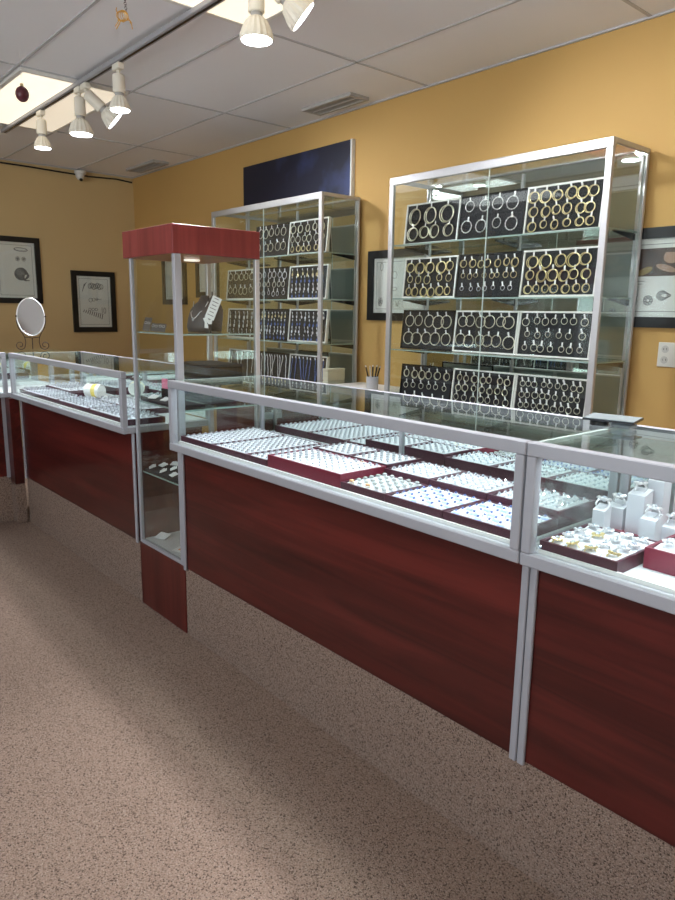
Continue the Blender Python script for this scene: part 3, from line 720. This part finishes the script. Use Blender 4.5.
# ring stands (white blocks)
stands = [(-.7195, 1.398, .058, .028, 'low white ring stand farthest left, behind the gold ring tray'), (-.710, 1.455, .058, .040, 'white ring stand second from the left holding a silver ring'),
          (-.664, 1.453, .096, .038, 'tall white ring stand with a silver cluster ring'), (-.648, 1.506, .122, .036, 'tallest white ring stand at the back with a rose gold ring'),
          (-.615, 1.408, .060, .033, 'white ring stand below the rose gold ring'), (-.583, 1.440, .044, .034, 'low white ring stand behind the red edge tray')]
for i, (x, y, h, w_, lab) in enumerate(stands):
    t = thing('ring_stand', lab, 'ring stand', (x, y, ZD), 'white ring stands in the right counter')
    hw = w_/2
    m = MB(); m.poly([(x-hw, y-hw, ZD+.0003), (x-hw, y-hw, ZD+h-.010), (x-hw, y+hw, ZD+h), (x-hw, y+hw, ZD+.0003)], (w_, 0, 0))
    m.build('block', mat('white_leatherette', (.62, .64, .68), .5), t)
    MB().poly([(x-hw*.5, y-hw*.5, ZD+h-.0075), (x-hw*.5, y-hw*.3, ZD+h-.0035), (x-hw*.5, y+hw*.6, ZD+h+.001), (x-hw*.5, y+hw*.6, ZD+h-.0018)], (w_*.5, 0, 0)).build('pad', FOAM, t)
    q = big_ring(x, y, ZD+h-.003, False, ['silver ring on the lowest white stand', 'silver ring on the second white stand from the left', 'silver cluster ring on the tall white stand', 'rose gold ring on the tallest white stand', 'silver ring on the stand below the rose gold one', 'silver ring on the stand at the right photo edge'][i], 'rings on the white stands', 1.45)
    if i == 3:
        rg = mat('rose_gold', (.80, .52, .38), .25, 1)
        for chd in q.children:
            if not chd.name.startswith('gem'): chd.data.materials[0] = rg
mesh_thing(MB().box(-.718, -.45, 1.415, 1.525, ZD, ZD+.0008), 'felt_mat', mat('dusty_rose_felt', (.40, .12, .16), .9), 'dusty rose felt mat under the white ring stands', 'mat', (-.6, 1.41, ZD))
for o in list(COL.objects):
    if o.get('category') == 'ring stand' or (o.get('group') == 'rings on the white stands'): o.location.z += .0008
# price tags with a thin wire on the deck
mesh_thing(MB().tube([(-.742+.03*k, 1.50+.012*math.sin(k*1.1), ZD+.003) for k in range(1)] + [(-.735, 1.47, ZD+.003), (-.728, 1.44, ZD+.003), (-.724, 1.41, ZD+.003)], .0009, 4), 'wire', BLK, 'thin black wire curled on the deck behind the ring stands', 'wire', (-.73, 1.45, ZD))
mesh_thing(MB().blob((-.7215, 1.1655-.0003, ZD+.0130), .004, .003, .004, 2), 'bead', GEM, 'clear bead in the front corner of the right counter', 'bead', (-.7215, 1.165, ZD+.009))

# device on top of the right counter
t = thing('card_reader_stand', 'flat black gadget with a thin tilted plate on the glass counter top', 'gadget', (-.75, 1.46, ZT))
u = Vector((.88, .15, .0)).normalized(); v = Vector((-.15, .88, .05)).normalized(); nw = u.cross(v)
MB().obox((-.750, 1.468, ZT+.0165), u, v, nw, .056, .034, .0022).build('plate', BLK, t)
MB().obox((-.750, 1.468, ZT+.0194), u, v, nw, .054, .032, .0005).build('screen', mat('pale_screen', (.28, .32, .33), .2), t)
MB().lathe([(.020, 0), (.020, .008), (.014, .0125)], (-.778, 1.462, ZT), (0, 0, 1), 20).build('foot', BLK, t)
MB().box(-.745, -.700, 1.448, 1.485, ZT+.0003, ZT+.0105, .003).build('battery', mat('grey_plastic', (.15, .17, .18), .3), t)

# ------------------------------------------------------------ oval mirror stand
mcx = Vector((-4.265, 1.335, 1.167)); fd = Vector((.955, -.29, .30)).normalized(); rr = Vector((.29, .955, 0)).normalized(); uu = fd.cross(rr)*-1
if uu.z < 0: uu = -uu
t = thing('vanity_mirror', 'oval tilting mirror on a dark scrolled wire stand on the left counter', 'mirror', (mcx.x, mcx.y, ZT-.002))
def el(a, b, n=36, off=0): return [mcx + rr*a*math.cos(2*PI*k/n) + uu*b*math.sin(2*PI*k/n) + fd*off for k in range(n)]
MB().poly(el(.071, .108), -fd*.004).build('mirror_glass', mat('silvered_mirror', (.82, .86, .87), .03, 1), t)
MB().tube(el(.074, .111, off=-.002), .0035, 6, closed=True).build('rim', SILVER, t, smooth=True)
bz = ZT-.002
for s in (-1, 1):
    def Q(a, h, f=0): return Vector((mcx.x, mcx.y, bz)) + rr*s*a + Vector((0, 0, h+.003)) + Vector((fd.x, fd.y, 0))*f
    pts = [Q(.0765, .195, 0), Q(.078, .165, 0), Q(.070, .130, 0), Q(.052, .100, 0), Q(.040, .075, 0), Q(.036, .045, .01), Q(.042, .018, .01)]
    for k in range(1, 20):
        a = PI+.3 + k*.42; rad = .028*(1-k/26)
        pts.append(Q(.066+rad*math.cos(a), .030-.001+rad*math.sin(a), .01))
    MB().tube(pts, .0024, 6).build('scroll_leg', IRON, t, smooth=True)
    MB().blob(tuple(Q(.0775, .195, 0)), .006, .006, .006, 1).build('pivot_knob', IRON, t)
def Q0(a, h, f): return Vector((mcx.x, mcx.y, bz)) + rr*a + Vector((0, 0, h+.003)) + Vector((fd.x, fd.y, 0))*f
pts = [Q0(0, .07, 0), Q0(0, .05, -.02), Q0(.0, .02, -.045)] + [Q0(.0, .024+.022*(1-k/24)*math.sin(-1.6+k*.45), -.068+.022*(1-k/24)*math.cos(-1.6+k*.45)*1) for k in range(16)]
MB().tube(pts, .0024, 6).build('rear_scroll', IRON, t, smooth=True)
MB().tube([Q0(-.040, .075, 0), Q0(0, .070, 0), Q0(.040, .075, 0)], .0022, 6).build('cross_bar', IRON, t)

# ------------------------------------------------------------ wall cabinets
def cabinet(x0, x1, label):
    y0, y1, zt = 2.685, 2.990, 1.905
    t = thing('wall_showcase', label, 'display case', ((x0+x1)/2, 2.84, 0), 'tall glass wall cases with mirrored backs')
    MB().box(x0+.002, x1-.002, y0+.012, y1, .001, .700).build('base_cabinet', WOOD, t)
    MB().box(x0, x1, y0+.002, y1, .701, .722).build('floor_panel', ALUW, t)
    for xa in (x0, x1-.030): MB().box(xa, xa+.030, y0, y0+.018, .7225, zt-.0385, .002).build('post', ALU, t)
    for xa in (x0, x1-.012): MB().box(xa, xa+.012, y1-.016, y1, .7225, zt-.021, .002).build('post', ALU, t)
    MB().box(x0, x1, y0, y0+.020, zt-.038, zt, .002).build('top_rail', ALU, t)
    for xa in (x0, x1-.016): MB().box(xa, xa+.016, y0+.021, y1, zt-.020, zt, .002).build('side_rail', ALU, t)
    MB().box(x0+.017, x1-.017, y1-.014, y1, zt-.010, zt, .002).build('back_rail', ALU, t)
    MB().box(x0+.017, x1-.017, y0+.021, y1-.017, zt-.010, zt-.004).build('top_glass', GLASS, t)
    xm = (x0+x1)/2
    MB().box(x0+.0305, xm+.02, y0+.003, y0+.008, .7225, zt-.0385).build('front_glass', GLASS, t)
    MB().box(xm-.02, x1-.0305, y0+.011, y0+.016, .7225, zt-.0385).build('front_glass', GLASS, t)
    MB().box(xm+.0202, xm+.0225, y0+.0025, y0+.0085, .7225, zt-.0385).build('glass_edge', EDGEW, t)
    for xa in (x0+.004, x1-.009): MB().box(xa, xa+.005, y0+.022, y1-.017, .7225, zt-.0205).build('side_glass', GLASS, t)
    MB().box(x0+.013, x1-.013, y1-.006, y1-.002, .7225, zt-.0105).build('mirror_back', MIRROR, t)
    st = MB()
    for xa in (x0+.02, xm-.006, x1-.032):
        MB().box(xa, xa+.012, y1-.014, y1-.0065, .7225, zt-.0205).build('shelf_standard', ALU, t)
    for z in (1.572, 1.297, 1.028):
        MB().box(x0+.012, x1-.012, y0+.035, y1-.030, z-.007, z).build('glass_shelf', GLASS, t)
        MB().box(x0+.012, x1-.012, y0+.0325, y0+.0345, z-.007, z).build('shelf_edge', EDGE, t)
        MB().box(x1-.0118, x1-.0095, y0+.035, y1-.030, z-.007, z).build('shelf_edge', EDGE, t)
        for xa in (x0+.022, xm-.004, x1-.030):
            MB().poly([(xa, y1-.0145, z-.0075), (xa, y1-.20, z-.0075), (xa, y1-.20, z-.012), (xa, y1-.0145, z-.035)], (.006, 0, 0)).build('bracket', BLK, t)
    return t
cabinet(-2.700, -1.472, 'wide glass wall case on the right holding twelve hoop boards')
cabinet(-4.485, -3.252, 'glass wall case on the left, half behind the glass tower')
# hoops
def hoop_proto(kind, D):
    t = bpy.data.objects.new('hoop_earring', None); COL.objects.link(t); R = D/2
    m = MB(); mt = {'g': GOLD, 'p': PGOLD, 's': SILVER}[kind[0]]
    th = R*.055+.0006
    m.ring((0, 0, -R), R, th, seg=22, ts=5)
    if 'd' in kind: m.ring((R*.28, -.0045, -R*.98), R*.93, th, nrm=(.07, 1, 0), seg=22, ts=5)
    if 't' in kind:
        for k in range(14): a = 2*PI*k/14; m.blob((R*math.cos(a), 0, -R+R*math.sin(a)), th*1.7, th*1.7, th*1.7, 1)
    m.build('hoop', mt, t, local=True, smooth=True)
    g = MB(); g.obox((.001, -.003, .007), (1, 0, .2), (0, 1, 0), (-.2, 0, 1), .0040, .0006, .0115); g.build('price_tag', TAG, t, local=True)
    return t
def drop_proto(mt, D):
    t = bpy.data.objects.new('drop_earring', None); COL.objects.link(t)
    MB().tube([(0, 0, 0), (.001, 0, -D*.4)], .0012, 4).blob((0, 0, -D*.7), D*.22, .004, D*.32, 1).build('drop', mt, t, local=True)
    MB().obox((0, -.003, .004), (1, 0, .2), (0, 1, 0), (-.2, 0, 1), .003, .0006, .006).build('price_tag', TAG, t, local=True)
    return t
def chain_proto(mt):
    t = bpy.data.objects.new('chain_bracelet', None); COL.objects.link(t)
    m = MB()
    for k in range(16): m.blob((.0016*math.sin(k*.9), 0, -.004-.0095*k), .0038, .003, .0056, 1)
    m.build('chain', mt, t, local=True)
    MB().obox((0, -.004, .004), (1, 0, .2), (0, 1, 0), (-.2, 0, 1), .004, .0006, .007).build('price_tag', TAG, t, local=True)
    return t
PROT = {}
hoops = 0
def board(x0, x1, z0, z1, framed, rows, side, pos, what):
    """leaning display board; face towards -Y"""
    lean = .10; yb = 2.79
    desc = '%s board of %s, %s in the %s wall case' % ('white-framed black' if framed else 'black unframed', what, pos, side)
    t = thing('display_board', desc, 'display board', ((x0+x1)/2, yb, z0), 'hoop boards in the %s wall case' % side)
    Wd, Hh = x1-x0, z1-z0
    u = Vector((0, math.sin(lean), math.cos(lean))); n = Vector((0, -math.cos(lean), math.sin(lean))); c = Vector(((x0+x1)/2, yb, z0+.001)) + u*Hh/2
    X = Vector((1, 0, 0))
    fw = .008
    MB().obox(c-n*.008, X, n, u, Wd/2-fw, .004, Hh/2-fw).build('backing', mat('grey_board_back', (.46, .50, .47), .7), t)
    MB().obox(c-n*.0015, X, n, u, Wd/2-fw, .0022, Hh/2-fw).build('velvet_pad', BLACK, t)
    m = MB()
    for s in (-1, 1):
        m.obox(c-n*.004+X*s*(Wd/2-fw/2), X, n, u, fw/2, .010, Hh/2)
        m.obox(c-n*.004+u*s*(Hh/2-fw/2), X, n, u, Wd/2-fw, .010, fw/2)
    m.build('frame', WHITE if framed else BLK, t)
    global hoops
    avail = Hh-.022; tot = sum(max(r[2], .02)+.006 for r in rows)
    zc = Hh-.020
    step = avail/len(rows)
    for ri, (kind, cnt, D) in enumerate(rows):
        top = Hh-.026-step*ri - (.004 if D < .05 else 0)
        for j in range(cnt):
            key = (kind, round(D, 3))
            if key not in PROT:
                PROT[key] = chain_proto(SILVER if kind == 'cs' else BLUEG) if kind[0] == 'c' else drop_proto({'b': BLUEG, 'y': GOLD, 'w': SILVER}[kind[1]], D) if kind[0] == 'x' else hoop_proto(kind, D)
                o = PROT[key]
            else: o = copy_tree(PROT[key])
            xx = x0+fw+.010 + (Wd-2*fw-.020)*(j+.5)/cnt + random.uniform(-.007, .007)
            q = Vector((xx, yb, z0+.001)) + u*(top+random.uniform(-.003, .003)) + n*.0085
            o.location = q; o.rotation_euler = (-lean, random.uniform(-.25, .25), random.uniform(-.12, .12)); o.scale = [random.uniform(.86, 1.12)]*3
            cat = 'earring' if kind[0] != 'c' else 'bracelet'
            metal = {'g': 'gold', 'p': 'pale gold', 's': 'silver'}.get(kind[0])
            if kind[0] == 'c': nm_ = 'silver chain' if kind == 'cs' else 'blue bead chain'
            elif kind[0] == 'x': nm_ = {'b': 'blue drop earring', 'y': 'gold drop earring', 'w': 'silver drop earring'}[kind[1]]
            else: nm_ = metal+(' double' if 'd' in kind else ' beaded' if 't' in kind else '')+' hoop'
            rn = ['top', 'second', 'third', 'fourth', 'fifth'][ri] if ri < len(rows)-1 or len(rows) == 1 else 'bottom'
            tag(o, '%s, %s in %s row, %s board of %s case' % (nm_, ORD[j], rn, pos, side), cat, 'jewellery on the %s board of the %s case' % (pos, side))
    return t
ZR = [(1.573, 1.783), (1.298, 1.508), (1.029, 1.236), (.7230, .945)]
XR = [(-2.682, -2.318), (-2.314, -1.936), (-1.932, -1.556)]
rn_ = ['top', 'second-row', 'third-row', 'bottom']; cn_ = ['left', 'middle', 'right']
spec = {
 (0, 0): (True, [('pd', 3, .078), ('pd', 4, .070)], 'large hoops'),
 (0, 1): (False, [('st', 4, .056), ('st', 4, .056)], 'silver hoops'),
 (0, 2): (True, [('gd', 6, .050), ('gd', 6, .046), ('gd', 6, .040)], 'gold hoops'),
 (1, 0): (True, [('gd', 5, .054), ('g', 5, .040), ('gd', 6, .046)], 'dense gold hoops'),
 (1, 1): (False, [('gd', 7, .042), ('g', 8, .028), ('s', 7, .024)], 'small hoops'),
 (1, 2): (True, [('gd', 5, .056), ('gd', 6, .048), ('gd', 7, .040)], 'gold double hoops'),
 (2, 0): (False, [('p', 5, .064), ('p', 5, .062)], 'pale hoops'),
 (2, 1): (True, [('p', 6, .056), ('p', 6, .056)], 'thin pale hoops'),
 (2, 2): (True, [('p', 7, .034), ('p', 6, .030), ('p', 7, .030)], 'scattered small hoops'),
 (3, 0): (False, [('pd', 6, .046), ('p', 6, .032), ('p', 5, .03)], 'paired hoops'),
 (3, 1): (True, [('pd', 7, .038), ('pd', 7, .036), ('p', 7, .034), ('p', 7, .03)], 'crowded hoops'),
 (3, 2): (True, [('p', 9, .028), ('p', 9, .028), ('p', 9, .028), ('p', 9, .026)], 'tiny hoops'),
}
for (i, j), (fr, rows_, what) in spec.items():
    board(*XR[j], *ZR[i], fr, rows_, 'right', rn_[i]+' '+cn_[j], what)
XL = [(-4.466, -4.098), (-4.094, -3.720), (-3.716, -3.326)]
specL = {
 (0, 1): (False, [('p', 5, .056), ('p', 5, .054)], 'pale hoops'),
 (0, 2): (True, [('pd', 5, .048), ('p', 6, .044), ('gd', 6, .036)], 'mixed hoops'),
 (1, 0): (True, [('p', 5, .05), ('p', 5, .046)], 'pale hoops'),
 (1, 1): (False, [('s', 6, .044), ('p', 6, .036), ('s', 6, .032)], 'silver hoops'),
 (1, 2): (True, [('xy', 7, .040), ('xb', 8, .036), ('xw', 8, .036), ('xb', 8, .036)], 'gold and blue drops'),
 (2, 0): (True, [('xw', 6, .045), ('xw', 6, .045), ('xw', 6, .04)], 'silver drops'),
 (2, 1): (False, [('xy', 9, .034), ('xb', 9, .036), ('xw', 9, .036), ('xb', 9, .034)], 'blue drops'),
 (2, 2): (True, [('xw', 8, .034), ('xb', 8, .036), ('xw', 8, .034), ('xb', 8, .036)], 'silver and blue drops'),
 (3, 0): (True, [('cs', 5, .1)], 'hanging chains'),
 (3, 1): (False, [('cs', 11, .1)], 'grey chains'),
 (3, 2): (True, [('cb', 9, .1)], 'blue topped chains'),
}
for (i, j), (fr, rows_, what) in specL.items():
    board(*XL[j], *ZR[i], fr, rows_, 'left', rn_[i]+' '+cn_[j], what)
# low things in the cases
for i, (z, lab) in enumerate(((.7230, 'lower cream box beside the blue chains'), (.800, 'upper cream box beside the blue chains'))):
    t = thing('gift_box', lab+' in the left wall case', 'box', (-3.285, 2.83, z), 'cream boxes in the left wall case')
    MB().box(-3.318, -3.266, 2.76, 2.90, z, z+.055, .002).build('box', CREAM, t)
    MB().box(-3.3185, -3.2655, 2.7595, 2.9005, z+.0555, z+.075, .002).build('lid', CREAM, t)

# ------------------------------------------------------------ pens and small back cupboard
t = thing('back_cupboard', 'low white cupboard between the two glass wall cases', 'cupboard', (-2.97, 2.82, 0))
MB().box(-3.235, -2.715, 2.66, 3.005, .001, .755).build('body', CREAM, t)
for a, b in ((-3.23, -2.978), (-2.972, -2.72)):
    d = MB().box(a, b, 2.644, 2.6595, .06, .74, .002).build('door', CREAM, t)
    MB().box((a+b)/2-.05, (a+b)/2+.05, 2.634, 2.6435, .68, .69).build('handle', ALU, d)
MB().box(-3.24, -2.712, 2.64, 3.010, .756, .785, .003).build('top', WHITE, t)
t = thing('pen_cup', 'grey mesh cup of pens standing between the two wall cases', 'pen holder', (-2.86, 2.75, .786))
MB().lathe([(.031, 0), (.033, .002), (.035, .075), (.032, .075), (.030, .004)], (-2.86, 2.75, .786), (0, 0, 1), 20).build('cup', mat('grey_mesh', (.45, .45, .47), .5), t, smooth=False)
for i, (a, b, m_) in enumerate(((.02, .6, BLK), (-.02, 2.2, BLK), (.01, 3.5, IRON), (-.015, 5.0, SILVER), (.018, 1.6, BLK))):
    pr = thing('pen', ['dark pen leaning right', 'dark pen leaning far left', 'brown pen at the rear', 'silver pen in the middle', 'short dark pen near the rim'][i]+' in the grey cup', 'pen', (-2.86, 2.75, .79), 'pens in the cup')
    d = Vector((math.cos(b)*.3, math.sin(b)*.2, 1)).normalized(); p0 = Vector((-2.86+math.cos(b)*.010, 2.75+math.sin(b)*.010, .792))
    MB().tube([p0, p0+d*.125], .0040, 8).build('barrel', m_, pr)
    MB().tube([p0+d*.1255, p0+d*.135], .0028, 8).build('clicker', SILVER, pr)

# ------------------------------------------------------------ things on the walls
def frame_at(axis, a0, a1, z0, z1, label, sketch, fw=.045, mat_w=.0):
    """axis 'Y' -> on back wall facing -Y, coords are X; axis 'X' -> on left wall facing +X, coords are Y"""
    if axis == 'Y': W_ = lambda a, z, d: Vector((a, YN-.001-d, z))
    else: W_ = lambda a, z, d: Vector((XW+.001+d, a, z))
    def slab(mb, A0, A1, Z0, Z1, d0, d1):
        p, q = W_(A0, Z0, d0), W_(A1, Z1, d1)
        mb.box(min(p.x, q.x), max(p.x, q.x), min(p.y, q.y), max(p.y, q.y), Z0, Z1); return mb
    t = thing('framed_picture', label, 'picture', tuple(W_((a0+a1)/2, z0, 0)), 'black-framed jewellery pictures')
    m = MB(); slab(m, a0, a1, z0, z0+fw, 0, .022); slab(m, a0, a1, z1-fw, z1, 0, .022); slab(m, a0, a0+fw, z0+fw, z1-fw, 0, .022); slab(m, a1-fw, a1, z0+fw, z1-fw, 0, .022)
    m.build('frame', FRAMEB, t)
    slab(MB(), a0+fw, a1-fw, z0+fw, z1-fw, .002, .008).build('print', PAPER, t)
    # thin inner border
    e = fw+.022; b = MB()
    for (A0, A1, Z0, Z1) in ((a0+e, a1-e, z0+e, z0+e+.0025), (a0+e, a1-e, z1-e-.0025, z1-e), (a0+e, a0+e+.0025, z0+e, z1-e), (a1-e-.0025, a1-e, z0+e, z1-e)): slab(b, A0, A1, Z0, Z1, .0082, .0088)
    b.build('border_line', INKS, t)
    nrm = (0, 1, 0) if axis == 'Y' else (1, 0, 0)
    sk = MB()
    if sketch: sketch(sk, lambda a, z: W_(a, z, .009), nrm, slab); sk.build('drawing', INKS, t)
    else: sk.bm.free()
    slab(MB(), a0+fw+.0005, a1-fw-.0005, z0+fw+.0005, z1-fw-.0005, .014, .016).build('cover_glass', GLASS, t)
    return t, slab, W_
def ell(sk, W_, nrm, a, z, ra, rz, r=.0018, ph=0, arc=(0, 2*PI), rot=0):
    n = 30; pts = []
    for k in range(n+1):
        th = arc[0]+(arc[1]-arc[0])*k/n; x, y = ra*math.cos(th), rz*math.sin(th)
        pts.append(W_(a+x*math.cos(rot)-y*math.sin(rot), z+x*math.sin(rot)+y*math.cos(rot)))
    sk.tube(pts, r, 4)
def sk1(sk, W_, n, slab):
    ell(sk, W_, n, 1.965, 1.708, .055, .014, .003, rot=-.05); ell(sk, W_, n, 1.965, 1.712, .050, .010, .0015)
    for a in (1.935, 1.985):
        for k in range(5): ell(sk, W_, n, a+.010*math.cos(k*1.256), 1.630+.010*math.sin(k*1.256), .007, .009, .0017)
    for k in range(9): ell(sk, W_, n, 1.955+.004*k, 1.505-.003*k, .052-.002*k, .050-.004*k, .0034, rot=.5)
    for k in range(4): ell(sk, W_, n, 1.990+.006*k, 1.480, .03, .03, .003, arc=(2.5, 5.2))
def sk2(sk, W_, n, slab):
    for k in range(7): ell(sk, W_, n, 2.55+.018*k, 1.425+.006*math.sin(k*2), .016, .020+.003*(k % 3), .0025)
    for k in range(4): sk.tube([W_(2.478+.008*k, 1.375+.02*k), W_(2.498+.008*k, 1.440+.006*k)], .0025, 4)
    for k in range(3): ell(sk, W_, n, 2.55+.03*k, 1.30+.004*k, .016-.003*k, .018-.003*k, .0018)
    sk.tube([W_(2.60, 1.305), W_(2.655, 1.31)], .0018, 4)
    for k in range(10): sk.tube([W_(2.478+.019*k, 1.190-.007*k), W_(2.490+.019*k, 1.212-.004*k)], .0038, 4)
    for k in range(3): ell(sk, W_, n, 2.54+.03*k, 1.215, .012, .012, .002)
    ell(sk, W_, n, 2.680, 1.205, .010, .026, .0022); sk.tube([W_(2.655, 1.18), W_(2.655, 1.235)], .0022, 4)
frame_at('X', 1.712, 2.122, 1.258, 1.812, 'black-framed print of bracelets, largest on the left wall', sk1)
frame_at('X', 2.382, 2.788, 1.010, 1.558, 'black-framed print of jewellery sketches in the middle of the left wall', sk2)
def sk3(sk, W_, n, slab):
    ell(sk, W_, n, -3.07, 1.49, .012, .022, .0015); ell(sk, W_, n, -2.96, 1.44, .02, .02, .0015); ell(sk, W_, n, -2.96, 1.36, .02, .01, .0015)
    for k in range(6): ell(sk, W_, n, -3.075+.012*math.cos(k), 1.285+.014*math.sin(k), .008, .012, .0016)
    # blocky lettering row along the bottom
    x = -3.00
    for st in ('J', 'E', 'W', 'E', 'L'):
        z0, z1 = 1.255, 1.29
        seg = {'J': [((.018, 1), (.018, .15)), ((.018, .15), (.004, 0)), ((.004, 0), (0, .3))], 'E': [((0, 0), (0, 1)), ((0, 1), (.016, 1)), ((0, .5), (.013, .5)), ((0, 0), (.016, 0))],
               'W': [((0, 1), (.005, 0)), ((.005, 0), (.011, .7)), ((.011, .7), (.017, 0)), ((.017, 0), (.022, 1))], 'L': [((0, 1), (0, 0)), ((0, 0), (.015, 0))]}[st]
        for (p, q) in seg: sk.tube([W_(x+p[0], z0+(z1-z0)*p[1]), W_(x+q[0], z0+(z1-z0)*q[1])], .0014, 4)
        x += .027
frame_at('Y', -3.180, -2.632, 1.175, 1.585, 'black-framed print half hidden behind the right wall case, above the pens', sk3)
def sk4(sk, W_, n, slab):
    for k in range(8): a = k*PI/4; ell(sk, W_, n, -1.429+.014*math.cos(a), 1.287+.014*math.sin(a), .006, .008, .0016, rot=a)
    for k in range(5): ell(sk, W_, n, -1.371+.004*k, 1.307, .022, .020-.003*k, .0012)
    for k in range(6): ell(sk, W_, n, -1.488+.003*(k % 2), 1.272+.012*k, .009, .006, .0014)
    for k in range(3): sk.tube([W_(-1.500, 1.368-.012*k), W_(-1.450-.012*k, 1.368-.012*k)], .0012, 4)
t, slab, W_ = frame_at('Y', -1.560, -.95, 1.172, 1.588, 'black-framed print with a dark portrait photo at the right edge', sk4)
pm = mat('sepia_photo', (.095, .055, .045), .5, noise=(14, .7))
slab(MB(), -1.508, -1.06, 1.388, 1.503, .0083, .0090).build('portrait_photo', pm, t)
skin = mat('sepia_skin', (.42, .26, .19), .5, noise=(25, .25))
def flat(pts, m_, nme, d=.0092): 
    MB().poly([W_(a, z, d) for a, z in pts], (0, -.0004, 0)).build(nme, m_, t)
def oval(a, z, ra, rz, rot=0, n=20): return [(a+ra*math.cos(2*PI*k/n)*math.cos(rot)-rz*math.sin(2*PI*k/n)*math.sin(rot), z+ra*math.cos(2*PI*k/n)*math.sin(rot)+rz*math.sin(2*PI*k/n)*math.cos(rot)) for k in range(n)]
flat(oval(-1.340, 1.470, .040, .030, .3), skin, 'face')
flat(oval(-1.365, 1.420, .045, .013, -.3), skin, 'hand')
flat(oval(-1.455, 1.410, .035, .014, .4), mat('sepia_sleeve', (.30, .21, .08), .6), 'sleeve')
flat(oval(-1.34, 1.493, .06, .009, 0), pm, 'hair', .0097)
def sk5(sk, W_, n, slab):
    for k in range(6): ell(sk, W_, n, -5.66+.012*k, 1.42, .03, .04-.004*k, .002)
frame_at('Y', -5.875, -5.455, 1.268, 1.70, 'black-framed print seen through the glass tower beside its front post', sk5)
def sk6(sk, W_, n, slab):
    for k in range(4): ell(sk, W_, n, -5.10+.012*k, 1.50, .03, .03, .002)
frame_at('Y', -5.275, -4.93, 1.325, 1.74, 'dark-framed print seen through the tower beside its rear post', sk6)

t = thing('wall_banner', 'long navy blue canvas with cloudy pattern above the left wall case', 'banner', (-3.93, YN-.02, 1.93))
MB().box(-4.530, -3.352, YN-.028, YN-.001, 1.925, 2.252).build('canvas', NAVY, t)
MB().box(-3.3515, -3.338, YN-.028, YN-.001, 1.925, 2.254).build('white_edge', WHITE, t)
t = thing('wall_outlet', 'white wall plate with sockets under the portrait picture', 'outlet', (-1.30, YN-.005, 1.01))
MB().box(-1.364, -1.232, YN-.008, YN-.001, 1.008, 1.112, .002).build('plate', mat('ivory_plate', (.72, .70, .64), .4), t)
for xx in (-1.333, -1.262):
    for zz in (1.083, 1.038):
        so = MB().lathe([(.016, 0), (.016, .0015)], (xx, YN-.0082, zz), (0, -1, 0), 18).build('socket', mat('socket_face', (.55, .54, .50), .4), t)
        MB().box(xx-.007, xx-.005, YN-.0108, YN-.0099, zz-.004, zz+.006).box(xx+.005, xx+.007, YN-.0108, YN-.0099, zz-.004, zz+.006).build('slots', BLK, so)
